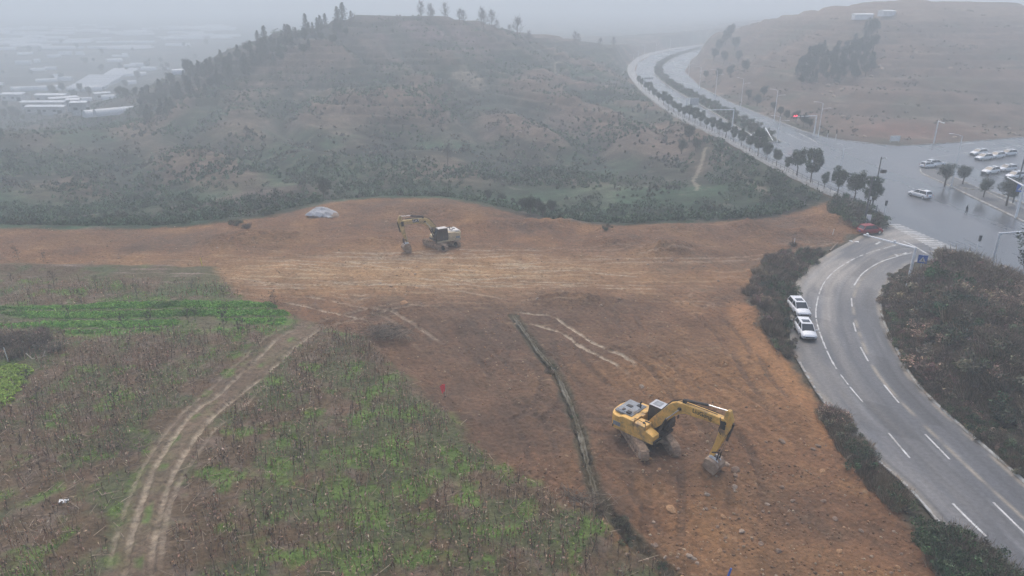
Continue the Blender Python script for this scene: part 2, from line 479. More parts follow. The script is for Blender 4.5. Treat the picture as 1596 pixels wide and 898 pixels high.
def asphalt_material(name, base, tintattr, rough):
    m, nt, b = nodes(name)
    tc = N(nt, 'ShaderNodeTexCoord')
    n1 = N(nt, 'ShaderNodeTexNoise'); n1.inputs['Scale'].default_value = .09; n1.inputs['Detail'].default_value = 6; n1.inputs['Roughness'].default_value = .6
    mpg = N(nt, 'ShaderNodeMapping'); mpg.inputs['Scale'].default_value = (1.0, .22, 1)
    nt.links.new(tc.outputs['Object'], mpg.inputs[0]); nt.links.new(mpg.outputs[0], n1.inputs['Vector'])
    n2 = N(nt, 'ShaderNodeTexNoise'); n2.inputs['Scale'].default_value = 3.0; n2.inputs['Detail'].default_value = 8
    nt.links.new(tc.outputs['Object'], n2.inputs['Vector'])
    mp = N(nt, 'ShaderNodeMapRange'); mp.inputs[1].default_value = .3; mp.inputs[2].default_value = .7; mp.inputs[3].default_value = .65; mp.inputs[4].default_value = 1.5
    nt.links.new(n1.outputs['Fac'], mp.inputs[0])
    mp2 = N(nt, 'ShaderNodeMapRange'); mp2.inputs[1].default_value = .3; mp2.inputs[2].default_value = .7; mp2.inputs[3].default_value = .8; mp2.inputs[4].default_value = 1.2
    nt.links.new(n2.outputs['Fac'], mp2.inputs[0])
    mu = N(nt, 'ShaderNodeMath', operation='MULTIPLY'); nt.links.new(mp.outputs[0], mu.inputs[0]); nt.links.new(mp2.outputs[0], mu.inputs[1])
    sc = N(nt, 'ShaderNodeVectorMath', operation='SCALE')
    if tintattr:
        at = N(nt, 'ShaderNodeAttribute', attribute_name='tint'); nt.links.new(at.outputs['Color'], sc.inputs[0])
    else:
        sc.inputs[0].default_value = base
    nt.links.new(mu.outputs[0], sc.inputs['Scale'])
    nt.links.new(sc.outputs[0], b.inputs['Base Color'])
    mr = N(nt, 'ShaderNodeMapRange'); mr.inputs[1].default_value = .3; mr.inputs[2].default_value = .7; mr.inputs[3].default_value = rough; mr.inputs[4].default_value = rough + .25
    nt.links.new(n1.outputs['Fac'], mr.inputs[0]); nt.links.new(mr.outputs[0], b.inputs['Roughness'])
    bp = N(nt, 'ShaderNodeBump'); bp.inputs['Strength'].default_value = .15; bp.inputs['Distance'].default_value = .02
    nt.links.new(n2.outputs['Fac'], bp.inputs['Height']); nt.links.new(bp.outputs[0], b.inputs['Normal'])
    return m

def emit(name, col, s):
    m, nt, b = nodes(name)
    b.inputs['Base Color'].default_value = tuple(col) + (1,)
    b.inputs['Emission Color'].default_value = tuple(col) + (1,)
    b.inputs['Emission Strength'].default_value = s
    return m

soil_material(); leafmat('leaf'); leafmat('dry')
asphalt_material('asphalt', (.10, .104, .112), False, .17)
asphalt_material('ramp_asphalt', (.1, .1, .1), True, .42)
mat('concrete', (.34, .34, .33), .75, var=.2, scale=.8, bump=.01, dirt=(.2, .18, .15), dirt_amt=.4)
mat('kerb_stone', (.42, .42, .40), .8, var=.2, scale=2, dirt=(.22, .17, .12), dirt_amt=.6)
mat('road_paint', (.58, .58, .56), .6, var=.15, scale=1.2, dirt=(.28, .26, .23), dirt_amt=.45)
mat('median_soil', (.05, .062, .04), .95, var=.4, scale=2)
mat('bark', (.12, .095, .075), .9, var=.35, scale=5, bump=.02)
mat('galvanised', (.78, .79, .80), .45, 0, var=.1, scale=3)
mat('dark_metal', (.05, .052, .055), .5, .3, var=.3, scale=8)
mat('pole_concrete', (.13, .13, .13), .8, var=.3, scale=3)
mat('excavator_yellow', (.80, .47, .12), .5, var=.16, scale=2.2, dirt=(.27, .18, .11), dirt_amt=.42)
mat('faded_yellow', (.62, .45, .18), .6, var=.18, scale=2.0, dirt=(.26, .19, .12), dirt_amt=.5)
mat('cream_paint', (.62, .50, .31), .55, var=.12, scale=2, dirt=(.3, .22, .14), dirt_amt=.35)
mat('grey_paint', (.25, .27, .29), .55, var=.2, scale=3, dirt=(.2, .15, .1), dirt_amt=.3)
mat('white_cab_paint', (.70, .66, .62), .5, var=.1, scale=3, dirt=(.4, .3, .22), dirt_amt=.3)
mat('muddy_steel', (.42, .29, .195), .9, 0, var=.3, scale=4, bump=.02, dirt=(.2, .14, .10), dirt_amt=.4)
mat('black_steel', (.03, .03, .032), .6, .3, var=.3, scale=6, dirt=(.13, .09, .06), dirt_amt=.4)
mat('bucket_steel', (.38, .28, .20), .7, .1, var=.3, scale=3, dirt=(.22, .12, .07), dirt_amt=.5)
mat('chrome', (.75, .75, .75), .25, .9, var=.05)
mat('rubber', (.022, .022, .022), .85, var=.3)
mat('glass', (.035, .042, .048), .12, 0, var=.2, scale=1, spec=.7)
mat('car_white', (.78, .79, .80), .28, 0, var=.03, scale=1)
mat('car_silver', (.48, .49, .51), .3, .4, var=.05, scale=1)
mat('car_red', (.30, .028, .03), .35, 0, var=.1, scale=1)
mat('car_black', (.02, .02, .022), .3)
mat('lamp_clear', (.6, .62, .65), .15)
mat('lamp_red', (.35, .02, .02), .25)
mat('stone', (.25, .18, .13), .9, var=.35, scale=3, bump=.03, dirt=(.2, .12, .08), dirt_amt=.5)
mat('pale_stone', (.36, .28, .21), .9, var=.3, scale=3, bump=.03, dirt=(.26, .16, .1), dirt_amt=.4)
mat('ochre_stone', (.40, .23, .115), .9, var=.3, scale=3, bump=.03)
mat('drain_concrete', (.24, .225, .185), .9, var=.4, scale=1.6, bump=.03, dirt=(.12, .10, .06), dirt_amt=1.0)
mat('tarp', (.46, .46, .47), .6, var=.2, scale=1.2, bump=.08, dirt=(.36, .34, .32), dirt_amt=.35)
mat('red_cloth', (.95, .09, .09), .8, var=.1)
mat('wood_pale', (.55, .49, .40), .8, var=.25, scale=5)
mat('yellow_paint', (.75, .60, .12), .6, var=.15)
mat('blue_paint', (.03, .13, .50), .5, var=.1)
mat('white_paint', (.78, .78, .77), .5, var=.06)
mat('wall_pale', (.45, .45, .45), .85, var=.2, scale=.2)
mat('roof_sheet', (.60, .62, .65), .5, var=.12, scale=.15)
mat('plastic_film', (.58, .60, .62), .45, var=.15, scale=.2)
mat('skin', (.38, .24, .17), .6)
mat('cloth_dark', (.025, .027, .034), .9)
mat('hair', (.012, .01, .01), .7)
emit('signal_red', (1.0, .03, .06), 14.0)
mat('signal_off', (.03, .035, .03), .4)

# ------------------------------------------------------------------ mesh helpers
def raw_mesh(name, co, faces, nper, tint=None, m=None, smooth_=False):
    """co [V,3]; faces [F,nper] int"""
    me = bpy.data.meshes.new(name)
    co = np.asarray(co, np.float32); faces = np.asarray(faces, np.int32)
    me.vertices.add(len(co)); me.vertices.foreach_set('co', co.ravel())
    F = len(faces)
    me.loops.add(F * nper); me.loops.foreach_set('vertex_index', faces.ravel())
    me.polygons.add(F)
    me.polygons.foreach_set('loop_start', np.arange(F, dtype=np.int32) * nper)
    if smooth_:
        me.polygons.foreach_set('use_smooth', np.ones(F, bool))
    if tint is not None:
        a = me.color_attributes.new('tint', 'FLOAT_COLOR', 'POINT')
        c = np.ones((len(co), 4), np.float32); c[:, :3] = tint
        a.data.foreach_set('color', c.ravel())
    me.update(calc_edges=True)
    if m:
        me.materials.append(MATS[m])
    return me

def link(name, me, parent=None, label=None, cat=None, group=None, kind=None, loc=None):
    o = bpy.data.objects.new(name, me)
    COL.objects.link(o)
    if parent: o.parent = parent
    if label: o['label'] = label
    if cat: o['category'] = cat
    if group: o['group'] = group
    if kind: o['kind'] = kind
    if loc is not None: o.location = loc
    return o

def thing(name, label, cat, loc=(0, 0, 0), rz=0.0, group=None):
    o = link(name, None, None, label, cat, group, None, loc)
    o.rotation_euler = (0, 0, rz)
    return o

def clone(root, loc=None, rz=None, label=None, group=None, scale=None):
    def cp(o, par):
        c = o.copy(); COL.objects.link(c); c.parent = par
        for ch in KIDS.get(o.name, ()):
            cp(ch, c)
        return c
    r = cp(root, None)
    if loc is not None: r.location = loc
    if rz is not None: r.rotation_euler = (0, 0, rz)
    if label: r['label'] = label
    if group: r['group'] = group
    if scale is not None: r.scale = scale if hasattr(scale, '__len__') else (scale,) * 3
    return r
KIDS = {}
def register(root):
    """remember the tree below a prototype (children lookups are slow once there are many objects)"""
    def rec(o):
        KIDS[o.name] = [c for c in ALL if c.parent == o]
        for c in KIDS[o.name]: rec(c)
    ALL = [o for o in bpy.data.objects if o.parent]
    rec(root)
    return root

class MB:
    def __init__(s):
        s.bm = bmesh.new()
    def box(s, c, size, rot=None, M=None):
        r = bmesh.ops.create_cube(s.bm, size=1)
        vs = r['verts']
        bmesh.ops.scale(s.bm, vec=size, verts=vs)
        if rot: bmesh.ops.rotate(s.bm, cent=(0, 0, 0), matrix=Euler(rot).to_matrix(), verts=vs)
        bmesh.ops.translate(s.bm, vec=c, verts=vs)
        return s
    def rod(s, a, b, r0, r1=None, n=10, cap=True):
        r1 = r0 if r1 is None else r1
        a = Vector(a); b = Vector(b); d = b - a
        L = d.length
        if L < 1e-6: return s
        q = d.to_track_quat('Z', 'Y').to_matrix().to_4x4()
        bmesh.ops.create_cone(s.bm, cap_ends=cap, segments=n, radius1=r0, radius2=r1, depth=L, matrix=Matrix.Translation((a + b) / 2) @ q)
        return s
    def tube(s, pts, r, n=6):
        for i in range(len(pts) - 1):
            ra = r[i] if hasattr(r, '__len__') else r
            rb = r[i + 1] if hasattr(r, '__len__') else r
            s.rod(pts[i], pts[i + 1], ra, rb, n)
        return s
    def prism(s, poly, y0, y1, axis='y'):
        """extrude a polygon given in (x,z) along y, or (x,y) along z"""
        def P(p, t):
            return (p[0], t, p[1]) if axis == 'y' else ((p[0], p[1], t) if axis == 'z' else (t, p[0], p[1]))
        a = [s.bm.verts.new(P(p, y0)) for p in poly]
        b = [s.bm.verts.new(P(p, y1)) for p in poly]
        n = len(poly)
        s.bm.faces.new(a); s.bm.faces.new(b[::-1])
        for i in range(n):
            s.bm.faces.new((a[i], b[i], b[(i + 1) % n], a[(i + 1) % n]))
        return s
    def loft(s, rings, cap=True):
        vs = [[s.bm.verts.new(p) for p in ring] for ring in rings]
        n = len(rings[0])
        for i in range(len(vs) - 1):
            for j in range(n):
                s.bm.faces.new((vs[i][j], vs[i][(j + 1) % n], vs[i + 1][(j + 1) % n], vs[i + 1][j]))
        if cap:
            s.bm.faces.new(vs[0][::-1]); s.bm.faces.new(vs[-1])
        return s
    def sphere(s, c, r, sub=2, jit=0.0):
        q = bmesh.ops.create_icosphere(s.bm, subdivisions=sub, radius=1)
        for v in q['verts']:
            k = 1 + (random.uniform(-jit, jit) if jit else 0)
            v.co = Vector((v.co.x * r[0] * k + c[0], v.co.y * r[1] * k + c[1], v.co.z * r[2] * k + c[2]))
        return s
    def build(s, name, m, parent=None, bevel=0.0, smooth_=False, **kw):
        bmesh.ops.recalc_face_normals(s.bm, faces=s.bm.faces)
        if bevel:
            bmesh.ops.bevel(s.bm, geom=[e for e in s.bm.edges if e.calc_face_angle(0) > .6], offset=bevel, segments=2, affect='EDGES', profile=.6)
        me = bpy.data.meshes.new(name)
        s.bm.to_mesh(me); s.bm.free()
        if smooth_:
            me.polygons.foreach_set('use_smooth', np.ones(len(me.polygons), bool))
        me.materials.append(MATS[m])
        return link(name, me, parent, **kw)

def leaf_arrays(cen, rad, M, size, cols, shell=.55, seed=0, flat=1.0, up=0.0):
    """clouds of leaf quads: cen [N,3] rad [N,3] cols [N,3]; M leaves per clump"""
    g = np.random.default_rng(seed)
    cen = np.repeat(np.asarray(cen, float), M, 0); rad = np.repeat(np.asarray(rad, float), M, 0); cols = np.repeat(np.asarray(cols, float), M, 0)
    n = len(cen)
    d = g.normal(size=(n, 3)); d /= np.linalg.norm(d, axis=1)[:, None]
    r = shell + (1 - shell) * g.random(n) ** .6
    r *= g.random(n) ** .12
    p = cen + d * rad * r[:, None]
    a = g.normal(size=(n, 3)); a[:, 2] *= flat; a[:, 2] += up; a /= np.linalg.norm(a, axis=1)[:, None]
    b = np.cross(a, g.normal(size=(n, 3))); b /= np.linalg.norm(b, axis=1)[:, None] + 1e-9
    s = (size * (np.mean(rad, 1) if size < 0 else 1) * (0.6 + .8 * g.random(n)))[:, None] if np.isscalar(size) else (np.repeat(size, M) * (0.6 + .8 * g.random(n)))[:, None]
    s = np.abs(s)
    q = np.stack([p - a * s, p + b * s * .45, p + a * s, p - b * s * .45], 1).reshape(-1, 3)
    f = np.arange(n * 4).reshape(-1, 4)
    br = (.62 + .76 * g.random(n))[:, None]
    c = np.clip(cols * br * (1 + g.normal(size=(n, 3)) * .06), 0, 1)
    return q, f, np.repeat(c, 4, 0)

def stick_arrays(base, vec, r, cols, taper=.5):
    base = np.asarray(base, float); vec = np.asarray(vec, float); n = len(base)
    L = np.linalg.norm(vec, axis=1)[:, None] + 1e-9
    d = vec / L
    ref = np.where(np.abs(d[:, 2:3]) > .9, np.array([[1., 0, 0]]), np.array([[0, 0, 1.]]))
    u = np.cross(d, ref); u /= np.linalg.norm(u, axis=1)[:, None]
    v = np.cross(d, u)
    vs = []
    r = np.asarray(r, float).reshape(-1, 1) * np.ones((n, 1))
    for k, (t, rr) in enumerate(((0, 1), (1, taper))):
        for a in (0, 2.094, 4.189):
            vs.append(base + vec * t + (u * math.cos(a) + v * math.sin(a)) * r * rr)
    co = np.stack(vs, 1).reshape(-1, 3)
    i = (np.arange(n) * 6)[:, None]
    f = np.concatenate([i + np.array([[0, 1, 4, 3]]), i + np.array([[1, 2, 5, 4]]), i + np.array([[2, 0, 3, 5]])], 0)
    return co, f, np.repeat(cols, 6, 0)

def merge(*arrs):
    co = []; f = []; c = []; k = 0
    for a in arrs:
        co.append(a[0]); f.append(a[1] + k); c.append(a[2]); k += len(a[0])
    return np.concatenate(co), np.concatenate(f), np.concatenate(c)

# ------------------------------------------------------------------ the ground: one sheet, fine near the camera
G = dict(dirt=(.205, .105, .053), dirt_hi=(.31, .165, .07), dirt_lo=(.128, .081, .053), pale=(.50, .38, .24), humus=(.14, .097, .057),
         grass=(.12, .22, .045), grass2=(.08, .115, .048), crop=(.17, .36, .06), scrub=(.052, .06, .038), scrub2=(.085, .068, .052), valley_green=(.055, .105, .055), hillbrown=(.115, .08, .058))
G = {k: np.array(v) for k, v in G.items()}
crop_band = US([(-200, 486), (0, 484), (120, 482), (180, 477), (300, 474), (415, 470), (450, 492), (445, 508), (420, 514), (330, 522), (200, 520), (120, 525), (0, 512), (-200, 512)])
crop_back = US([(262, 418), (330, 417), (342, 432), (335, 462), (300, 466), (240, 468), (255, 445)])
cabbage_bed = US([(-60, 580), (0, 574), (52, 571), (50, 585), (36, 612), (12, 645), (-60, 655)])

def mixc(c, k, w):
    w = np.clip(w, 0, 1)[:, None]
    return c * (1 - w) + k * w

def land_colour(x, y, z, M):
    sp, sf, sr, sm, pale = M['sp'], M['sf'], M['sr'], M['sm'], M['pale']
    n1 = fbm(x, y, 9, 5, 21); n2 = fbm(x, y, 2.2, 4, 22); n3 = fbm(x, y, .8, 3, 23); nb = fbm(x, y, 28, 3, 24)
    c = np.tile(G['dirt'], (len(x), 1))
    c = mixc(c, G['dirt_hi'], smooth(-.05, .5, n1 + .4 * n2) * .75)
    c = mixc(c, G['dirt_lo'], smooth(.0, .55, -n1 + .5 * n2 + .35 * nb) * .8)
    # damp grey brown ground in the middle, warmer on the right
    for (px, py, rx, ry, k, nm) in [(760, 520, 18, 13, .95, 'dirt_lo'), (820, 650, 10, 11, .8, 'dirt_lo'), (300, 375, 30, 6, .5, 'dirt_lo'), (1150, 350, 20, 8, .5, 'dirt_lo'), (1080, 540, 8, 6, .4, 'dirt_lo'), (900, 480, 16, 6, .4, 'dirt_lo'), (1120, 600, 9, 9, .55, 'dirt_hi'), (1160, 860, 7, 4, .6, 'dirt_hi'), (1040, 705, 5, 5, .45, 'dirt_lo'),
                                    (1010, 760, 1.8, 1.5, .5, 'dirt_hi'), (1230, 800, 5, 6, .5, 'dirt_lo'), (650, 330, 22, 8, .55, 'dirt_lo'), (1050, 385, 20, 9, .45, 'dirt_lo'), (1200, 560, 3, 6, .8, 'dirt_hi'), (700, 650, 9, 10, .35, 'dirt_lo')]:
        a, b = U(px, py)
        q = ((x - a) / rx) ** 2 + ((y - b) / ry) ** 2
        c = mixc(c, G[nm], k * np.exp(-q) * (1 + .5 * n2))
    # pale scraped streaks, long in the direction the machines drove
    st = fbm(x / 7.5, (y + .05 * x) / .75, 1.0, 4, 31)
    a, b = U(640, 425)
    q = ((x - a) / 34) ** 2 + ((y - b) / 7.5) ** 2
    c = mixc(c, np.array([.40, .245, .12]), .8 * np.exp(-q))
    c = mixc(c, G['pale'], smooth(.02, .4, st + .2 * n2) * np.exp(-q * .8) * .75)
    c = mixc(c, G['pale'], smooth(.32, .7, st) * .35)
    rk1 = x * .42 - y * .91; rk2 = x * .91 + y * .42
    sk = fbm(rk1 / 8, rk2 / .55, 1.0, 4, 33)
    c = c * (1 + .28 * sk * smooth(100, 84, y) + .22 * fbm(x, y, 3.5, 3, 34))[:, None]
    spk = smooth(.48, .8, n3 + .4 * n2)
    c = mixc(c, G['pale'], spk * .45)
    db, _s = pdist(catmull(US([(1150, 480), (1175, 530), (1215, 570), (1250, 615), (1290, 680)]), 5), x, y)
    c = mixc(c, np.array([.42, .21, .09]), smooth(2.6, .2, db + 1.6 * n2) * .5)
    # ---------- crop field
    inf = smooth(.7, -.9, sf + .9 * n2 + 1.3 * fbm(x, y, 7, 2, 49))
    fc = np.tile(G['humus'], (len(x), 1))
    fc = mixc(fc, np.array([.20, .15, .11]), smooth(-.1, .5, n2))
    fc = mixc(fc, np.array([.17, .105, .07]), smooth(.1, .6, fbm(x, y, 5, 3, 41)) * .7)
    gcx, gcy = U(640, 720)
    gb = np.exp(-((x - gcx) / 9) ** 2 - ((y - gcy) / 13) ** 2)
    gr = smooth(-.12, .30, fbm(x, y, 5.5, 4, 42) + .2 * n3 + .28 * gb)
    right = smooth(-32, -24, x) 
    fc = mixc(fc, np.array([.105, .125, .055]), gr * .8)
    gr2 = smooth(.08, .5, .16 * gb + fbm(x, y, 3.0, 4, 43) + .25 * fbm(x, y, 12, 2, 44))
    fc = mixc(fc, np.array([.15, .23, .055]), gr2 * .9)
    band = smooth(1.6, -.4, sdf(crop_band, x, y) + 1.2 * n2)
    rows = smooth(-.75, .1, np.sin((y - .03 * x) * 2 * np.pi / 2.7 + 1.0 * n2))
    fc = mixc(fc, np.array([.13, .12, .07]), band * .7)
    fc = mixc(fc, G['crop'] * .8, band * (.15 + .75 * rows) * smooth(-.35, .1, fbm(x / 2.5, y, 5, 3, 48) + .12))
    fc = mixc(fc, G['grass2'] * 1.2, .7 * smooth(1.0, -.4, sdf(crop_back, x, y) + n2))
    far = smooth(84, 92, y) * smooth(-18, -28, x)
    rows2 = fbm(x / 9, y / .8, 1.0, 3, 45)
    fc = mixc(fc, G['humus'] * .8, far * .6)
    fc = mixc(fc, np.array([.26, .20, .16]), far * smooth(.12, .5, rows2))
    fc = mixc(fc, G['grass2'], far * smooth(.18, .5, fbm(x / 3, y, 3, 3, 46)) * .7)
    # farm track
    d, s = pdist(catmull(US([(490, 508), (440, 545), (385, 595), (335, 635), (285, 675), (255, 740), (232, 800), (215, 898), (210, 960)]), 6), x, y)
    tk = smooth(2.3, .8, d + .7 * n2)
    fc = mixc(fc, np.array([.20, .145, .098]), tk * .8)
    fc = mixc(fc, G['grass'], smooth(.5, .1, d) * smooth(0, .4, fbm(x, y, 2.5, 3, 47)) * .7)
    c = c * (1 - inf[:, None]) + fc * inf[:, None]
    c = mixc(c, np.array([.50, .41, .30]), pale * .9)
    c = mixc(c, np.array([.085, .058, .042]), -pale * .55)
    # ditch line
    m = near_box(drain_l, x, y, 4)
    if m.any():
        d, s = pdist(drain_l, x[m], y[m])
        c[m] = mixc(c[m], np.array([.10, .095, .06]), smooth(.95, .3, d + .5 * n2[m]) * .8)
    # ---------- scrub land, road banks, the mound
    dsite = sdf(SITE_POLY, x, y)
    bank = smooth(-.3, .8, dsite + .6 * n2) * (sp < .5) * (y < 112) * (x > 15)
    c = mixc(c, np.array([.085, .075, .052]), bank * (sf > 0))
    c = mixc(c, np.array([.13, .105, .07]), smooth(1.0, -1.5, sm))
    c = mixc(c, np.array([.07, .08, .045]), smooth(1.0, -1.5, sm) * smooth(-.1, .3, n1))
    # ---------- valley and hills
    v = smooth(-1.5, 1.0, sp + 1.0 * n2)
    vc = np.tile(G['scrub'], (len(x), 1))
    t1 = fbm(x, y, 34, 4, 51); t2 = fbm(x, y, 14, 4, 52)
    cont = fbm(z * 1.3 + .6 * t1, x / 26.0, 1.6, 3, 53)
    vc = mixc(vc, G['scrub2'], smooth(-.15, .4, t1 + .4 * t2))
    vc = mixc(vc, G['valley_green'] * .85, smooth(-.05, .5, fbm(x, y, 40, 3, 54) + .35 * t2 + .25 * smooth(250, 160, y)))
    vc = mixc(vc, np.array([.19, .15, .12]), smooth(.16, .5, cont) * smooth(-3, 4, z) * .8)
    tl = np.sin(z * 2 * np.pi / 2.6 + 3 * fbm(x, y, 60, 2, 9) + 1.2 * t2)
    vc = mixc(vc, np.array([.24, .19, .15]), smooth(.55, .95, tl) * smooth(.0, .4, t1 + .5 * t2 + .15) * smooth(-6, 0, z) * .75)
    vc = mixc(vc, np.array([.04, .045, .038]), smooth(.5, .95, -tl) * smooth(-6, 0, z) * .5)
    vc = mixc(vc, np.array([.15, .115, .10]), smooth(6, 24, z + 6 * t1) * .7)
    for (px, py, Y, rx, ry, k, cc) in [(735, 110, 320, 14, 14, .9, (.32, .27, .2)), (560, 160, 275, 30, 5, .6, (.2, .16, .12)), (900, 125, 340, 40, 18, .6, (.19, .13, .105)), (860, 195, 250, 34, 26, .8, (.165, .115, .095)), (760, 190, 250, 14, 20, .5, (.16, .12, .10)), (1060, 215, 215, 26, 22, .55, (.15, .115, .09)), (660, 62, 385, 50, 26, .9, (.18, .13, .125)), (470, 105, 330, 24, 14, .6, (.17, .13, .115)), (470, 190, 250, 26, 8, .55, (.19, .155, .13)), (120, 235, 235, 40, 12, .5, (.12, .10, .085)), (640, 170, 262, 24, 7, .6, (.2, .15, .125)), (860, 160, 290, 30, 10, .3, (.15, .12, .09))]:
        a, b, _z = UY(px, py, Y)
        q = ((x - a) / rx) ** 2 + ((y - b) / ry) ** 2
        vc = mixc(vc, np.array(cc), k * smooth(.3, 1.0, np.exp(-q) * (1 + .8 * t2 + .5 * cont)))
    vc = vc * (.80 + .55 * t1 + .4 * t2)[:, None]
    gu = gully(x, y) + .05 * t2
    vc = mixc(vc, np.array([.17, .118, .088]), smooth(.16, .36, gu) * smooth(145, 190, y) * .75)  # bare brown ridges, lightened to bring out the relief
    vc = mixc(vc, np.array([.034, .044, .032]), smooth(.11, .02, gu) * smooth(145, 190, y) * .75)  # dark gully scrub; its colour also paints in the missing relief shade
    m3 = fbm(x, y, 5.5, 4, 58); m4 = fbm(x, y, 2.0, 3, 59)
    vc = vc * (1 + .75 * m3 + .45 * m4)[:, None]
    vc = mixc(vc, np.array([.16, .135, .105]), smooth(.28, .55, m3 - .3 * m4) * .5)
    # pale footpaths on the slopes
    for ln in (PATH_A, PATH_B, PATH_C):
        m = near_box(ln, x, y, 6)
        if m.any():
            d, s = pdist(ln, x[m], y[m])
            vc[m] = mixc(vc[m], np.array([.42, .36, .27]), smooth(.8, .1, d + .8 * n2[m]) * .5)
    # brown hill right of the road
    rh = smooth(88, 102, x) * smooth(165, 190, y) * smooth(900, 600, y)
    hc = np.tile(G['hillbrown'], (len(x), 1))
    hc = mixc(hc, np.array([.165, .11, .08]), smooth(-.1, .5, t1 + .3 * t2))
    hc = mixc(hc, np.array([.10, .088, .06]), smooth(.05, .5, -t1 + .5 * t2))
    hc = mixc(hc, np.array([.26, .20, .15]), smooth(.2, .55, cont) * .6)
    hc = hc * (1 + .4 * fbm(x, y, 6, 4, 68))[:, None]
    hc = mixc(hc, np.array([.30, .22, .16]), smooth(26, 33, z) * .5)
    a, b = U(1400, 205)
    hc = mixc(hc, np.array([.27, .10, .07]), .3 * np.exp(-((x - a) / 16) ** 2 - ((y - b) / 10) ** 2) * (1 + n2))
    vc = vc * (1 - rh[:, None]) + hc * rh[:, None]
    # plain below, far left
    pl = smooth(300, 380, y) * smooth(-60, -110, x) * (x < 0)
    vc = mixc(vc, np.array([.045, .05, .045]), pl)
    vc = mixc(vc, np.array([.11, .10, .085]), pl * smooth(.0, .2, fbm(x / 2, y, 40, 2, 61)) * .8)
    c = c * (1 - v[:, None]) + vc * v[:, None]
    return np.clip(c, .01, 1)

SITE_POLY = SITE + [(7, 20), (-300, 20), (-300, 130)] + brow
PATH_A = catmull([UY(1098, 245, 200)[:2], UY(1092, 262, 188)[:2], UY(1080, 285, 172)[:2], UY(1086, 300, 163)[:2], UY(1084, 311, 158)[:2]], 6)
PATH_B = catmull([UY(870, 85, 410)[:2], UY(865, 98, 385)[:2], UY(872, 115, 352)[:2], UY(910, 128, 350)[:2], UY(960, 138, 345)[:2]], 6)
PATH_C = catmull([UY(1176, 112, 330)[:2], UY(1184, 130, 300)[:2], UY(1200, 152, 270)[:2]], 6)

rr = list(np.arange(12, 34, 1.0))
r_ = 34.0
while r_ < 2620:
    rr.append(r_)
    if r_ < 62: st_ = .17
    elif r_ < 165: st_ = .17 + (r_ - 62) * .0022
    elif r_ < 480: st_ = .4 + (r_ - 165) * .006
    else: st_ = 2.3 + (r_ - 480) * .035
    r_ += st_
rr = np.array(rr)
th = np.concatenate([np.linspace(-R(88), -R(40), 60)[:-1], np.linspace(-R(40), R(40), 940), np.linspace(R(40), R(88), 60)[1:]])
RR, TH = np.meshgrid(rr, th, indexing='ij')
gx = (RR * np.sin(TH)).ravel(); gy = (RR * np.cos(TH)).ravel()
gz = np.zeros_like(gx); gc = np.zeros((len(gx), 3))
CHK = 150000
for i in range(0, len(gx), CHK):
    s_ = slice(i, i + CHK)
    zz, MM = terrain(gx[s_], gy[s_], True)
    gz[s_] = zz
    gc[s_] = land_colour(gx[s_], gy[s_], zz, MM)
nr, nt_ = RR.shape
ii = (np.arange(nr - 1)[:, None] * nt_ + np.arange(nt_ - 1)[None, :]).ravel()
faces = np.stack([ii, ii + 1, ii + nt_ + 1, ii + nt_], 1)[:, ::-1]
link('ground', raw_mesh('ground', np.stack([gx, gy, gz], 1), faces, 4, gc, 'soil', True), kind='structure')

def scatter(poly, n, seed=0):
    g = np.random.default_rng(seed)
    p = np.asarray(poly); lo = p.min(0); hi = p.max(0)
    out = []
    c = 0
    while c < n:
        q = g.uniform(lo, hi, size=(n * 2, 2))
        q = q[sdf(poly, q[:, 0], q[:, 1]) < 0]
        out.append(q); c += len(q)
        if len(out) > 40: break
    return np.concatenate(out)[:n]

# ------------------------------------------------------------------ haze
def haze():
    o = MB().box((0, 1200, 26), (5400, 3000, 112)).build('haze', 'soil', kind='stuff', label='pale grey mist filling the valley and fading the hills')
    m = bpy.data.materials.new('mist'); m.use_nodes = True
    nt = m.node_tree
    for n in list(nt.nodes): nt.nodes.remove(n)
    out = nt.nodes.new('ShaderNodeOutputMaterial'); v = nt.nodes.new('ShaderNodeVolumePrincipled')
    v.inputs['Color'].default_value = (.875, .948, .985, 1); v.inputs['Density'].default_value = HAZE; v.inputs['Anisotropy'].default_value = 0.1
    nt.links.new(v.outputs[0], out.inputs['Volume'])
    o.data.materials.clear(); o.data.materials.append(m)
haze()

# ------------------------------------------------------------------ roads
def sheet(name, poly, z, m, parent=None, holes=None, **kw):
    b = MB()
    vs = [b.bm.verts.new((p[0], p[1], z)) for p in poly]
    f = b.bm.faces.new(vs)
    if f.normal.z < 0: f.normal_flip()
    bmesh.ops.triangulate(b.bm, faces=[f])
    for f in b.bm.faces:
        f.normal_update()
        if f.normal.z < 0: f.normal_flip()
    me = bpy.data.meshes.new(name); b.bm.to_mesh(me); b.bm.free()
    me.materials.append(MATS[m])
    return link(name, me, parent, **kw)

def slab(name, poly, z0, z1, m, **kw):
    """raised island: top sheet and side walls"""
    b = MB(); b.prism(poly, z0, z1, 'z')
    big = [f for f in b.bm.faces if len(f.verts) > 4]
    bmesh.ops.recalc_face_normals(b.bm, faces=b.bm.faces)
    bmesh.ops.triangulate(b.bm, faces=big)
    me = bpy.data.meshes.new(name); b.bm.to_mesh(me); b.bm.free()
    me.materials.append(MATS[m])
    return link(name, me, **kw)

def offset(line, d):
    p = np.asarray(line, float)
    t = np.gradient(p, axis=0); t /= np.linalg.norm(t, axis=1)[:, None] + 1e-9
    return np.stack([p[:, 0] - t[:, 1] * d, p[:, 1] + t[:, 0] * d], 1)

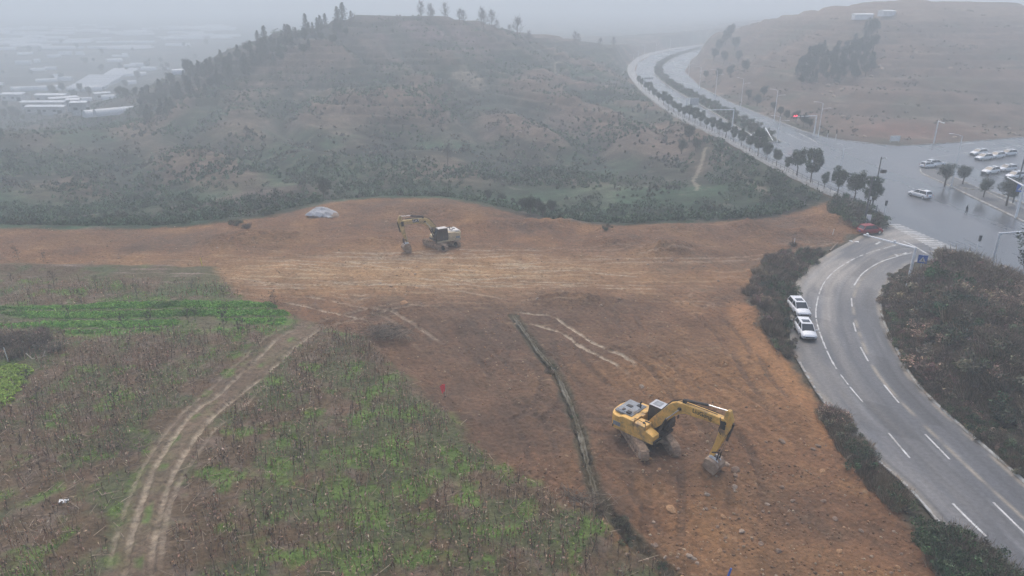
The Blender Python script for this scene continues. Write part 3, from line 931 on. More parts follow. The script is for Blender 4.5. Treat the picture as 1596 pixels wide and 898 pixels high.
def ribbon(line, w, z, wob=0.0, seed=0):
    """flat strip along a polyline -> arrays"""
    p = np.asarray(line, float)
    g = np.random.default_rng(seed)
    ww = w / 2 * (1 + wob * g.normal(size=len(p)))
    a = offset(p, 1) - p
    l = p + a * ww[:, None]; r = p - a * ww[:, None]
    co = np.concatenate([np.c_[l, np.full(len(p), z)], np.c_[r, np.full(len(p), z)]])
    n = len(p); i = np.arange(n - 1)
    f = np.stack([i, i + n, i + n + 1, i + 1], 1)
    return co, f

def ribbon_obj(name, lines, w, z, m, parent, wob=0.0, gaps=0.0, seed=1, **kw):
    co = []; fs = []; k = 0
    g = random.Random(seed)
    for ln in lines:
        c, f = ribbon(ln, w, z, wob, seed)
        if gaps: f = f[np.array([g.random() > gaps for _ in range(len(f))])]
        co.append(c); fs.append(f + k); k += len(c)
    return link(name, raw_mesh(name, np.concatenate(co), np.concatenate(fs), 4, None, m), parent, **kw)

def curb(name, line, w, z0, z1, m, parent=None, **kw):
    """solid kerb of rectangular section along a polyline"""
    p = np.asarray(line, float); a = offset(p, 1) - p
    l = p + a * w / 2; r = p - a * w / 2
    n = len(p)
    def Z(q, z): return np.c_[q, np.full(n, z)]
    co = np.concatenate([Z(l, z0), Z(l, z1), Z(r, z1), Z(r, z0)])
    i = np.arange(n - 1)
    f = np.concatenate([np.stack([i + k * n, i + k * n + 1, i + ((k + 1) % 4) * n + 1, i + ((k + 1) % 4) * n], 1) for k in range(3)])
    return link(name, raw_mesh(name, co, f, 4, None, m), parent, **kw)

RZ = 0.02
main_road = sheet('main_road', main_poly, RZ, 'asphalt', kind='structure')

# the curved side road, with dust carried out of the earthworks
NS, NT = 360, 34
rl = resample(ramp_l, NS); rrg = resample(ramp_r, NS)
T = np.linspace(0, 1, NT)
P = rl[:, None, :] * (1 - T[None, :, None]) + rrg[:, None, :] * T[None, :, None]
px_, py_ = P[..., 0].ravel(), P[..., 1].ravel()
tt = np.tile(T, NS); ss = np.repeat(np.arange(NS) * .33, NT)
c = np.tile(np.array([.088, .090, .096]), (len(px_), 1))
st = fbm(ss / 14, tt * 9, 1.0, 4, 71)
ex, ey = U(1285, 425)
dd = np.exp(-(((px_ - ex) / 12) ** 2 + ((py_ - ey) / 9) ** 2))
up = smooth(40, 92, py_)
c = mixc(c, np.array([.27, .245, .215]), smooth(-.1, .6, st + .25) * (.25 + .55 * up) * smooth(.72, .3, tt) + dd * .6 * (1 + .6 * st))
c = mixc(c, np.array([.20, .20, .20]), smooth(.2, .5, fbm(ss / 18, tt * 14, 1.0, 3, 72)) * .5)
for q, (t0, w0, k0) in enumerate([(.70, .014, .95), (.985, .018, .8), (.03, .03, .6)]):
    wl = t0 + .012 * perlin(ss * .12, ss * 0 + q) 
    c = mixc(c, np.array([.30, .262, .205]), smooth(w0 * 1.5, w0 * .6, np.abs(tt - wl)) * k0 * smooth(-.25, .1, perlin(ss * .35 + 7 * q, tt * 30)))
c = c * (1 - .20 * np.exp(-((np.abs((tt * 3.2) % 1 - .5) - .24) / .07) ** 2) * (1 + .5 * st))[:, None]
for (s0, t0, ls, lt, k0) in [(22, .62, 5, .10, .75), (41, .32, 4, .12, 1.3), (58, .80, 7, .08, .72), (66, .45, 3, .10, .7), (75, .2, 6, .09, 1.25), (33, .86, 4, .08, .78)]:
    pm_ = smooth(ls, ls - .4, np.abs(ss - s0)) * smooth(lt, lt - .015, np.abs(tt - t0))
    c = c * (1 + (k0 - 1) * pm_)[:, None]
c = mixc(c, np.array([.33, .25, .17]), smooth(.1, .0, tt) * smooth(-.1, .4, fbm(px_, py_, 3, 3, 73)) * .7)
ii = (np.arange(NS - 1)[:, None] * NT + np.arange(NT - 1)[None, :]).ravel()
side_road = link('side_road', raw_mesh('side_road', np.c_[px_, py_, np.full(len(px_), RZ + .005)], np.stack([ii, ii + 1, ii + NT + 1, ii + NT], 1)[:, ::-1], 4, c, 'ramp_asphalt'), kind='structure')
for f in (0,):
    me = side_road.data
    if me.polygons[0].normal.z < 0: me.flip_normals()

PZ = RZ + .010
def mark(name, pts, w=.15, par=side_road, sm=6, gaps=.0, wob=.12):
    ln = resample(catmull(US(pts, RZ), sm), max(8, len(pts) * 14))
    o = ribbon_obj(name, [ln], w, PZ, 'road_paint', par, wob, gaps)
    if o.data.polygons[0].normal.z < 0: o.data.flip_normals()
    return o
mark('edge_line', [(1396, 382), (1346, 397), (1316, 412), (1296, 427), (1281, 447), (1272, 480), (1275, 510), (1295, 560), (1320, 597), (1345, 627)], .15, gaps=.1, wob=.3)
mark('edge_line', [(1331, 445), (1346, 425), (1376, 407), (1421, 394)], .18)
for a, b in [((1327, 465), (1328, 478)), ((1330, 503), (1334, 517)), ((1341, 541), (1353, 563)), ((1378, 600), (1401, 628)), ((1442, 677), (1480, 716)), ((1548, 783), (1600, 834))]:
    mark('lane_dash', [a, ((a[0] + b[0]) / 2, (a[1] + b[1]) / 2), b], .16)
mark('edge_line', [(1385, 675), (1400, 693), (1418, 714)], .16)
mark('edge_line', [(1485, 785), (1510, 810), (1537, 836)], .18)
mark('arrow_mark', [(1395, 396), (1401, 399), (1413, 394)], .35)
mark('arrow_mark', [(1365, 381), (1372, 377)], .35)
mark('stop_line', [(1408, 376), (1425, 384), (1447, 397)], .3, main_road)
mark('edge_line', [(1506, 390), (1520, 396), (1533, 404)], .3, main_road)
# zebra crossing across the mouth of the side road
ca, cb = U(1386, 349), U(1468, 388)
for i in range(14):
    t = (i + .5) / 14
    x = ca[0] * (1 - t) + cb[0] * t; y = ca[1] * (1 - t) + cb[1] * t
    L = 1.0 + .9 * t
    ln = [(x - L + .6, y - .1), (x + .6, y - .15), (x + L + .6, y - .2)]
    o = ribbon_obj('zebra_stripe', [ln], .48, PZ, 'road_paint', main_road, .0)
    if o.data.polygons[0].normal.z < 0: o.data.flip_normals()
# lane lines of the main road
for dx, ya, yb in [(69.8, 225, 395), (73.6, 225, 395)]:
    for y in np.arange(ya, yb, 12):
        k = -.055 * (y - 200) * .9
        o = ribbon_obj('lane_dash', [[(dx + k * 1.0, y), (dx + k * 1.0, y + 5)]], .18, PZ, 'road_paint', main_road)
        if o.data.polygons[0].normal.z < 0: o.data.flip_normals()
mark('lane_line', [(1228, 209), (1243, 216), (1262, 223)], .25, main_road)
mark('lane_line', [(1246, 208), (1262, 216), (1275, 224)], .25, main_road)
mark('lane_line', [(1450, 246), (1520, 236), (1596, 226)], .2, main_road)

# kerbs, pavement, median, island
walk_in = US([(1383, 348), (1352, 325.5), (1310, 303.5), (1258, 278.5), (1188, 243.5), (1142, 218.5), (1066, 182.5), (1027, 155.5), (1002, 132.5), (990, 113), (994, 99), (1014, 86.5), (1050, 77.5), (1096, 71)])
wi = catmull(walk_in, 4); wo_ = catmull([walk_out[0]] + walk_out[1:], 4)
wi_r = resample(wi, 120); wo_r = resample([(p[0] - .0, p[1]) for p in wo_], 120)
slab('pavement', [tuple(p) for p in wi_r] + [tuple(p) for p in wo_r[::-1]], -.6, .15, 'concrete', kind='structure')
slab('median', median, -.1, .22, 'median_soil', kind='structure')
curb('median_kerb', resample(median + [median[0]], 260), .3, -.05, .27, 'kerb_stone', kind='structure')
slab('traffic_island', island, -.1, .16, 'pole_concrete', kind='structure')
isk = catmull(US([(1596, 346), (1500, 300), (1437, 271)]), 4) + catmull(isl, 4)
curb('island_kerb', resample([(90.7, 60)] + isk + [(96.2, 60)], 160), .28, -.05, .2, 'kerb_stone', kind='structure')
k_r = resample([p for p in ramp_r if p[1] < 93], 240)
curb('roadside_kerb', k_r, .22, -.05, .16, 'kerb_stone', kind='structure')
k_l = resample([p for p in ramp_l if 20 < p[1] < 66], 150)
ribbon_obj('roadside_kerb', [offset(k_l, .1)], .22, .16, 'kerb_stone', None, .2, .12, kind='structure')
curb('lot_kerb', resample(US([(1488, 291), (1512, 297), (1540, 298), (1596, 319)]), 40), .2, .1, .32, 'kerb_stone', kind='structure')
rk = resample(road_r_edge, 120)
curb('roadside_kerb', rk, .25, -.05, .17, 'kerb_stone', kind='structure')
rk2 = resample(US([(1290, 215), (1340, 223), (1400, 228), (1500, 222), (1596, 214)]), 60)
curb('roadside_kerb', rk2, .25, -.05, .17, 'kerb_stone', kind='structure')

# stone drain that crosses the stripped ground
dl = resample([p for p in drain_l if p[1] > 44.2], 200)
rd = random.Random(3)
def drain():
    co = []; f = []
    n = len(dl); a = offset(dl, 1) - dl
    prof = [(-.62, .02), (-.55, .12), (-.30, .10), (-.24, -.22), (.24, -.24), (.30, .08), (.52, .10), (.60, .0)]
    zz = terrain(dl[:, 0], dl[:, 1]) + .36
    for i in range(n):
        k = 1 + .35 * math.sin(i * .7) * rd.random() + .25 * math.sin(i * .13)
        for (o_, z_) in prof:
            q = dl[i] + a[i] * o_ * k * .3
            co.append((q[0] + rd.uniform(-.05, .05), q[1] + rd.uniform(-.05, .05), zz[i] * .8 + z_ * .55 + rd.uniform(-.06, .06) - .06))
    m = len(prof)
    for i in range(n - 1):
        for j in range(m - 1):
            f.append((i * m + j, i * m + j + 1, (i + 1) * m + j + 1, (i + 1) * m + j))
    o = link('drainage_channel', raw_mesh('drainage_channel', co, f, 4, None, 'drain_concrete'), None, 'long narrow weathered concrete drainage channel curving through the stripped ground', 'drain')
drain()

# ------------------------------------------------------------------ vegetation
STEMS = dict(a=(.34, .20, .135), b=(.42, .30, .21), c=(.12, .085, .06), d=(.46, .36, .26))
def dead_crop():
    g = np.random.default_rng(21)
    pts = scatter([p for p in field if p[1] < 100], 60000, 3)
    x, y = pts[:, 0], pts[:, 1]
    keep = (y > 33) & (y < 88) & (np.abs(x) < y * .80 + 6)
    keep &= sdf(field, x, y) + 1.3 * fbm(x, y, 7, 2, 49) < -.5
    keep &= sdf(crop_band, x, y) > .3
    keep &= sdf(cabbage_bed, x, y) > .3
    d, s = pdist(catmull(US([(490, 508), (440, 545), (385, 595), (335, 635), (285, 675), (255, 740), (232, 800), (215, 898), (210, 960)]), 4), x, y)
    keep &= d > 2.0
    dens = fbm(x, y, 8, 3, 81) * .5 + .62
    dens = np.where(d < 4, dens * .5, dens)
    a, b = U(130, 770)
    dens *= 1 - .75 * np.exp(-((x - a) / 9) ** 2 - ((y - b) / 3) ** 2)
    dens *= 1 - .45 * smooth(66, 78, y)
    keep &= g.random(len(x)) < dens * .72
    x, y = x[keep], y[keep]
    n = len(x)
    z = terrain(x, y)
    h = (.6 + .95 * g.random(n) ** 1.4) * (1 + .25 * fbm(x, y, 6, 2, 82))
    lean = g.normal(size=(n, 2)) * .13
    base = np.c_[x, y, z - .05]
    vec = np.c_[lean[:, 0] * h, lean[:, 1] * h, h]
    pal = np.array([STEMS[k] for k in 'aabbcdc'])
    col = pal[g.integers(0, len(pal), n)] * (.7 + .6 * g.random(n))[:, None]
    up = stick_arrays(base, vec, .019 + .012 * g.random(n), col, .6)
    # withered leaves hanging from the stems
    m = 4
    t = g.uniform(.25, 1.0, n * m)
    bi = np.repeat(np.arange(n), m)
    bp = base[bi] + vec[bi] * t[:, None]
    cen = bp + g.normal(size=(n * m, 3)) * .05
    lf = leaf_arrays(cen, np.full((n * m, 3), .07), 1, .11, pal[g.integers(0, len(pal), n * m)] * 1.05, .3, 5, 1.5)
    # fallen stems
    q = scatter([p for p in field if p[1] < 100], 22000, 9)
    k = (q[:, 1] > 33) & (q[:, 1] < 84) & (np.abs(q[:, 0]) < q[:, 1] * .8 + 6) & (sdf(field, q[:, 0], q[:, 1]) < .2) & (sdf(crop_band, q[:, 0], q[:, 1]) > .2) & (sdf(cabbage_bed, q[:, 0], q[:, 1]) > .2)
    q = q[k]
    dq, _ = pdist(catmull(US([(490, 508), (440, 545), (385, 595), (335, 635), (285, 675), (255, 740), (232, 800), (215, 898), (210, 960)]), 4), q[:, 0], q[:, 1])
    q = q[(dq > 1.2) & (g.random(len(q)) < .26)]
    an = g.uniform(0, 6.28, len(q)); L = g.uniform(.4, 1.5, len(q))
    b2 = np.c_[q, terrain(q[:, 0], q[:, 1]) + .05]
    v2 = np.c_[np.cos(an) * L, np.sin(an) * L, g.uniform(-.05, .25, len(q))]
    fl = stick_arrays(b2, v2, .017 + .012 * g.random(len(q)), np.array(STEMS['d'])[None] * (.5 + .7 * g.random(len(q)))[:, None], .7)
    co, f, c = merge(up, lf, fl)
    link('dead_crop_stems', raw_mesh('dead_crop_stems', co, f, 4, c, 'dry'), None, kind='stuff')
    print('stems', n)
dead_crop()

def green_cover():
    g = np.random.default_rng(31)
    q = scatter([p for p in field if p[1] < 100], 60000, 12)
    x, y = q[:, 0], q[:, 1]
    k = (y > 33) & (y < 90) & (np.abs(x) < y * .8 + 6)
    gr = fbm(x, y, 3.0, 4, 43) + .25 * fbm(x, y, 12, 2, 44)
    gcx, gcy = U(640, 720)
    gb = np.exp(-((x - gcx) / 9) ** 2 - ((y - gcy) / 13) ** 2)
    k &= (gr + .16 * gb > .24) | ((fbm(x, y, 5.5, 4, 42) + .28 * gb > .08) & (g.random(len(x)) < .3))
    d, _ = pdist(catmull(US([(490, 508), (440, 545), (385, 595), (335, 635), (285, 675), (255, 740), (232, 800), (215, 898), (210, 960)]), 4), x, y)
    k &= d > 1.6
    q = q[k]; n = len(q)
    z = terrain(q[:, 0], q[:, 1])
    col = np.array([np.array([.16, .26, .055]) * (.65 + .8 * a) * np.array([.8 + .6 * b, 1, .9]) for a, b in g.random((n, 2))])
    A = leaf_arrays(np.c_[q, z + .06], np.tile([.22, .22, .1], (n, 1)), 5, .075, col, .2, 3, .8, 0)
    co, f, c = A
    link('green_weeds', raw_mesh('green_weeds', co, f, 4, c, 'leaf'), None, kind='stuff')
    # vegetable rows further up
    q = scatter(crop_band, 16000, 14)
    x, y = q[:, 0], q[:, 1]
    rows = smooth(-.6, .2, np.sin((y - .03 * x) * 2 * np.pi / 2.7))
    k = (np.abs(x) < y * .8 + 8) & (g.random(len(x)) < .04 + .96 * rows) & (fbm(x / 2.5, y, 5, 3, 48) + .25 * fbm(x, y, 2, 2, 15) > -.22)
    q = q[k]; n = len(q)
    z = terrain(q[:, 0], q[:, 1])
    t = g.random(n)[:, None]
    col = np.array([.12, .32, .055]) * (1 - t) + np.array([.30, .48, .10]) * t
    lowq = smooth(.0, .5, fbm(q[:, 0], q[:, 1], 7, 2, 16))[:, None]
    col = col * (1 - .5 * lowq)
    co, f, c = leaf_arrays(np.c_[q, z + .12], np.tile([.24, .24, .16], (n, 1)), 9, .10, col, .3, 4, .7, .4)
    link('leafy_crop_rows', raw_mesh('leafy_crop_rows', co, f, 4, c, 'leaf'), None, kind='stuff')
green_cover()

def cabbages():
    me = []
    for s in range(3):
        a = leaf_arrays([[0, 0, .16]], [[.28, .28, .15]], 70, .12, [[.38, .50, .10]], .5, 50 + s, .6, .5)
        b = leaf_arrays([[0, 0, .14]], [[.12, .12, .10]], 26, .07, [[.70, .78, .30]], .3, 60 + s, .6, .5)
        co, f, c = merge(a, b)
        me.append(raw_mesh('cabbage', co, f, 4, c, 'leaf'))
    k = 0
    for i in range(17):
        for j in range(19):
            x = -55 + i * .6; y = 54.5 + j * .58
            xx = x + random.uniform(-.2, .2); yy = y + random.uniform(-.2, .2)
            if sdf(cabbage_bed, np.array([xx]), np.array([yy]))[0] > -.1 or xx < -.7255 * (yy * .932 + 12.35) - .5: continue
            o = link('cabbage', me[k % 3], None, 'pale green leafy cabbage in the dense bed beside the bare earth', 'cabbage', 'cabbages in the bed at the left', None, (xx, yy, hz(xx, yy) - .02))
            o.rotation_euler = (0, 0, random.uniform(0, 6.28)); sc = random.uniform(.85, 1.35); o.scale = (sc, sc, sc); k += 1
    print('cabbages', k)
cabbages()

# shrubs: twiggy brown ones and leafy green ones, three shapes of each
ARR = {}
ARRK = {}
SHRUBS = []
def shrub_mesh(kind, s):
    g = np.random.default_rng(100 + s)
    N_ = 9
    cen = g.normal(size=(N_, 3)) * [.62, .62, .22]; cen[:, 2] = np.abs(cen[:, 2]) + .62
    rad = np.tile([.55, .55, .48], (N_, 1)) * g.uniform(.6, 1.1, (N_, 1))
    base = {'green': (.085, .125, .06), 'olive': (.14, .14, .085), 'brown': (.22, .17, .125), 'tawny': (.36, .27, .185), 'dark': (.075, .10, .062)}[kind]
    cols = np.array(base) * g.uniform(.65, 1.4, (N_, 1)) * (1 + g.normal(size=(N_, 3)) * .08)
    leafy = kind in ('green', 'olive', 'dark')
    L = leaf_arrays(cen, rad, 130 if leafy else 75, .085 if leafy else .08, cols, .3, s, 1.0, .9)
    nt = 70 if leafy else 170
    a = g.uniform(0, 6.28, nt); r0 = g.uniform(0, .3, nt); out = g.uniform(.25, 1.1, nt)
    b = np.c_[np.cos(a) * r0, np.sin(a) * r0, np.zeros(nt)]
    v = np.c_[np.cos(a) * out, np.sin(a) * out, g.uniform(.6, 1.45, nt)]
    S = stick_arrays(b, v, .022, np.tile(np.array([.17, .13, .10]) * (1.0 if leafy else 1.3), (nt, 1)) * g.uniform(.6, 1.5, (nt, 1)), .3)
    tb = b + v * g.uniform(.4, .9, (nt, 1)); tv = g.normal(size=(nt, 3)) * .28 + [0, 0, .2]
    S2 = stick_arrays(tb, tv, .014, np.tile([.15, .115, .085], (nt, 1)) * g.uniform(.6, 1.4, (nt, 1)), .4)
    co, f, c = merge(L, S, S2)
    ARR[(kind, s)] = (co, f, c)
    return raw_mesh('shrub', co, f, 4, c, 'leaf')
def grass_tuft_mesh(s):
    g = np.random.default_rng(160 + s)
    n = 420
    a = g.uniform(0, 6.28, n); r0 = g.random(n) ** .6 * .95
    b = np.c_[np.cos(a) * r0, np.sin(a) * r0, np.zeros(n)]
    L = g.uniform(.45, 1.15, n)
    v = np.c_[np.cos(a) * L * .35 + g.normal(size=n) * .16, np.sin(a) * L * .35 + g.normal(size=n) * .16, L]
    pal = np.array([[.34, .26, .18], [.26, .19, .13], [.40, .32, .23], [.20, .15, .105], [.17, .16, .09]])
    co, f, c = stick_arrays(b, v, .022, pal[g.integers(0, 5, n)] * g.uniform(.6, 1.25, (n, 1)), .25)
    ARR[('grass', s)] = (co, f, c)
    return raw_mesh('grass_clump', co, f, 4, c, 'leaf')
SHR = {k: [shrub_mesh(k, i * 7 + j) for j in range(3)] for i, k in enumerate(('green', 'olive', 'brown', 'tawny', 'dark'))}
SHR['grass'] = [grass_tuft_mesh(j) for j in range(3)]
SH_W = dict(grass='tall tawny grass clump', green='green leafy', olive='olive green', brown='bare brown twiggy', tawny='tawny dry', dark='dark green')
for i, k in enumerate(('green', 'olive', 'brown', 'tawny', 'dark')): ARRK[k] = [ARR[(k, i * 7 + j)] for j in range(3)]
ARRK['grass'] = [ARR[('grass', j)] for j in range(3)]
def shrub(x, y, kind, sc, where, cat='shrub', dz=0.0, zs=1.0):
    SHRUBS.append((x, y, kind, sc, where, dz, zs))
def place_shrubs(limit=280):
    """the shrubs that show largest are things of their own, the small rest is one undergrowth"""
    XX = np.array([s[0] for s in SHRUBS]); YY = np.array([s[1] for s in SHRUBS]); ZZ = terrain(XX, YY)
    size = np.array([s[3] * (.8 if s[2] == 'grass' else 1) for s in SHRUBS]) / np.hypot(XX, YY)
    single = np.array([('alone' in s[4]) or ('beside' in s[4] and 'heap' in s[4]) or 'stake' in s[4] or 'mound in front' in s[4] for s in SHRUBS])
    order = np.argsort(-(size + single * 9))
    rest = []
    for r, i in enumerate(order):
        x, y, kind, sc, where, dz, zs = SHRUBS[i]
        j = random.randrange(3); s3 = (sc * random.uniform(.85, 1.2), sc * random.uniform(.85, 1.2), sc * zs * random.uniform(.8, 1.15)); rz = random.uniform(0, 6.28)
        loc = (x, y, float(ZZ[i]) - .12 * sc + dz)
        if r < limit:
            nm = 'grass_clump' if kind == 'grass' else 'shrub'
            o = link(nm, SHR[kind][j], None, ('%s growing %s' if kind == 'grass' else '%s shrub %s') % (SH_W[kind], where), 'grass clump' if kind == 'grass' else 'shrub', None if single[i] else '%s plants %s' % (SH_W[kind], where), None, loc)
            o.rotation_euler = (random.uniform(-.1, .1), random.uniform(-.1, .1), rz); o.scale = s3
        else:
            co, f, c = ARRK[kind][j]
            step = 2
            q = co.reshape(-1, co.shape[0] and (6 if kind == 'grass' else 1), 3) if False else co
            c_, s_ = math.cos(rz), math.sin(rz)
            p = q * np.array(s3)
            p = np.c_[p[:, 0] * c_ - p[:, 1] * s_ + loc[0], p[:, 0] * s_ + p[:, 1] * c_ + loc[1], p[:, 2] + loc[2]]
            rest.append((p, f, c))
    if rest:
        co, f, c = merge(*rest)
        link('undergrowth', raw_mesh('undergrowth', co, f, 4, c, 'leaf'), None, kind='stuff')
    print('shrubs', len(SHRUBS), 'rest faces', sum(len(r[1]) for r in rest))
def fill(poly, n, kinds, lo, hi, where, seed, zs=1.0, keep=None):
    p = scatter(poly, n, seed)
    for i, (x, y) in enumerate(p):
        if keep and not keep(x, y): continue
        w = fbm(np.array([x]), np.array([y]), 9, 2, 90 + seed)[0] + random.uniform(-.25, .25)
        k = kinds[int(np.clip((w + .6) / 1.2, 0, .999) * len(kinds))]
        shrub(x, y, k, random.uniform(lo, hi), where, zs=zs)
hedge = US([(1285, 392), (1245, 398), (1210, 402), (1178, 430), (1164, 462), (1186, 500), (1208, 535), (1228, 556), (1226, 520), (1224, 480), (1232, 442), (1256, 414)])
fill(hedge, 150, ['green', 'dark', 'grass', 'olive', 'brown', 'grass', 'tawny', 'brown', 'green', 'grass', 'olive'], .45, 1.15, 'on the bank between the earthworks and the side road', 5)
bank2 = [p for p in US([(1300, 640), (1340, 700), (1385, 752), (1412, 790), (1398, 800), (1352, 745), (1312, 690), (1286, 650)])]
fill([(42.6, 43), (47.5, 43), (52, 62), (43.2, 62)], 60, ['grass', 'brown', 'green', 'tawny'], .6, 1.4, 'on the overgrown mound between the two roads', 18)
fill(bank2, 70, ['grass', 'tawny', 'grass', 'olive', 'green', 'grass', 'brown', 'dark'], .4, 1.0, 'on the verge beside the lower side road', 6)
fill(US([(1452, 838), (1500, 840), (1552, 880), (1590, 925), (1500, 925), (1462, 880)]), 40, ['green', 'grass', 'green', 'olive', 'dark'], .6, 1.3, 'beside the road at the lower right corner', 7)
fill(mound, 1100, ['green', 'grass', 'brown', 'tawny', 'tawny', 'brown', 'grass', 'brown', 'olive', 'grass', 'tawny', 'dark'], .7, 1.9, 'on the overgrown mound between the two roads', 8, .9,
     keep=lambda x, y: y > 40 and x < y * .76 + 12)
for p_ in resample([q for q in ramp_r if 38 < q[1] < 92], 150):
    for _ in range(2):
        dx_ = random.uniform(.7, 2.6)
        shrub(p_[0] + dx_, p_[1] + random.uniform(-.5, .5), random.choice(['grass', 'olive', 'grass', 'brown', 'green', 'tawny']), random.uniform(.4, .95), 'on the overgrown mound between the two roads')
fill(US([(1300, 318), (1345, 332), (1378, 350), (1362, 357), (1330, 352), (1300, 340)]), 34, ['dark', 'green', 'olive', 'dark'], 1.0, 1.9, 'at the road corner under the utility poles', 9)

# valley scrub: a mass nobody could count
def valley_scrub():
    g = np.random.default_rng(77)
    n = 34000
    Y = 118 + 330 * g.random(n) ** 1.35
    X = g.uniform(-1, 1, n) * (Y * .80 + 15)
    sp = sdf(plateau, X, Y)
    k = (sp > 1.6) & ~((X > 88) & (Y > 150))
    d = np.full(n, 99.0)
    for ln in (PATH_A, PATH_B):
        dd, _ = pdist(ln, X, Y); d = np.minimum(d, dd)
    k &= d > 2.4
    t1 = fbm(X, Y, 30, 3, 55); t2 = fbm(X, Y, 12, 3, 56)
    k &= g.random(n) < .46 + 1.5 * t1 + .9 * t2
    X, Y, t1, t2 = X[k], Y[k], t1[k], t2[k]; n = len(X)
    Z = terrain(X, Y)
    keep2 = (Z < 14) | (g.random(n) < .5)
    X, Y, Z, t1, t2 = X[keep2], Y[keep2], Z[keep2], t1[keep2], t2[keep2]; n = len(X)
    far = np.clip((Y - 120) / 250, 0, 1)
    r = (.35 + 1.15 * g.random(n) ** 2.2) * (1 + .2 * far)
    grn = smooth(-.1, .3, t1 + .25 * smooth(230, 150, Y) + .1)[:, None]
    dark = smooth(0, .4, t2)[:, None]
    col = np.array([.15, .125, .10]) * (1 - grn) + np.array([.08, .125, .07]) * grn
    col = col * (1 - .35 * dark) * g.uniform(.7, 1.4, (n, 1))
    near = Y < 175
    A = leaf_arrays(np.c_[X, Y, Z + r * .55][near], np.c_[r, r, r * .75][near], 34, .26, col[near], .5, 8, 1.0, 1.1)
    B = leaf_arrays(np.c_[X, Y, Z + r * .55][~near], np.c_[r, r, r * .75][~near], 15, .42, col[~near], .5, 9, 1.0, 1.2)
    co, f, c = merge(A, B)
    link('valley_scrub', raw_mesh('valley_scrub', co, f, 4, c, 'leaf'), None, kind='stuff')
    print('scrub', n, len(f))
valley_scrub()

# right hill: dry grass and low scrub
def hill_scrub():
    g = np.random.default_rng(78)
    n = 3000
    Y = 195 + 240 * g.random(n); X = g.uniform(85, 380, n)
    sp = sdf(plateau, X, Y)
    k = (sp > 2) & (X < Y * .82 + 15) & (fbm(X, Y, 25, 3, 57) + .3 * smooth(120, 90, X) > .08)
    X, Y = X[k], Y[k]; n = len(X); Z = terrain(X, Y)
    r = g.uniform(.35, 1.0, n)
    t = g.random(n)[:, None]
    col = (np.array([.14, .10, .07]) * (1 - t) + np.array([.07, .075, .05]) * t) * g.uniform(.7, 1.3, (n, 1))
    co, f, c = leaf_arrays(np.c_[X, Y, Z + r * .4], np.c_[r, r, r * .6], 14, .34, col, .5, 18, 1.0, .3)
    link('hill_scrub', raw_mesh('hill_scrub', co, f, 4, c, 'leaf'), None, kind='stuff')
hill_scrub()

# ---- trees
def tree_street(s):
    g = np.random.default_rng(200 + s)
    t = thing('street_tree', '', 'tree')
    H_ = 6.2
    m = MB()
    pts = [(0, 0, -.3), (g.normal() * .05, g.normal() * .05, 1.4), (g.normal() * .1, g.normal() * .1, 2.8), (0, 0, 4.4)]
    m.tube(pts, [.13, .11, .09, .05], 7)
    for k in range(7):
        a = k * .9 + g.random(); z0 = 2.3 + .3 * k
        m.rod((0, 0, z0), (math.cos(a) * 1.1, math.sin(a) * 1.1, z0 + .9), .045, .015, 5)
    m.build('trunk', 'bark', t)
    cen = []; rad = []
    for k in range(24):
        a = g.uniform(0, 6.28); zz = 2.3 + 3.3 * g.random(); q = 1.5 * math.sin(min(1, (zz - 1.7) / 2.2) * 1.57) * (1 - max(0, zz - 4.6) * .5)
        cen.append((math.cos(a) * q * g.uniform(.3, 1), math.sin(a) * q * g.uniform(.3, 1), zz)); rad.append([.62 + .3 * g.random()] * 3)
    cols = np.array([.058, .082, .046]) * g.uniform(.6, 1.45, (24, 1))
    co, f, c = leaf_arrays(cen, rad, 210, .12, cols, .35, s, 1.0, .5)
    link('crown', raw_mesh('crown', co, f, 4, c, 'leaf'), t)
    return register(t)

def tree_conifer(s):
    g = np.random.default_rng(300 + s)
    t = thing('conifer', '', 'tree')
    MB().tube([(0, 0, -.4), (.05, 0, 4), (0, .05, 9.6)], [.2, .14, .03], 6).build('trunk', 'bark', t)
    cen = []; rad = []
    for k in range(42):
        h = 1.6 + 8.0 * (k / 42) ** .95
        w = 2.9 * (1 - (h - 1.2) / 9.2) ** .8 * g.uniform(.45, 1.2)
        a = k * 2.4 + g.normal() * .3
        cen.append((math.cos(a) * w * .62, math.sin(a) * w * .62, h)); rad.append([w * .55 + .22, w * .55 + .22, .38])
    cols = np.array([.030, .045, .032]) * g.uniform(.7, 1.35, (42, 1))
    co, f, c = leaf_arrays(cen, rad, 34, .22, cols, .3, s, 1.0, .5)
    link('crown', raw_mesh('crown', co, f, 4, c, 'leaf'), t)
    return register(t)

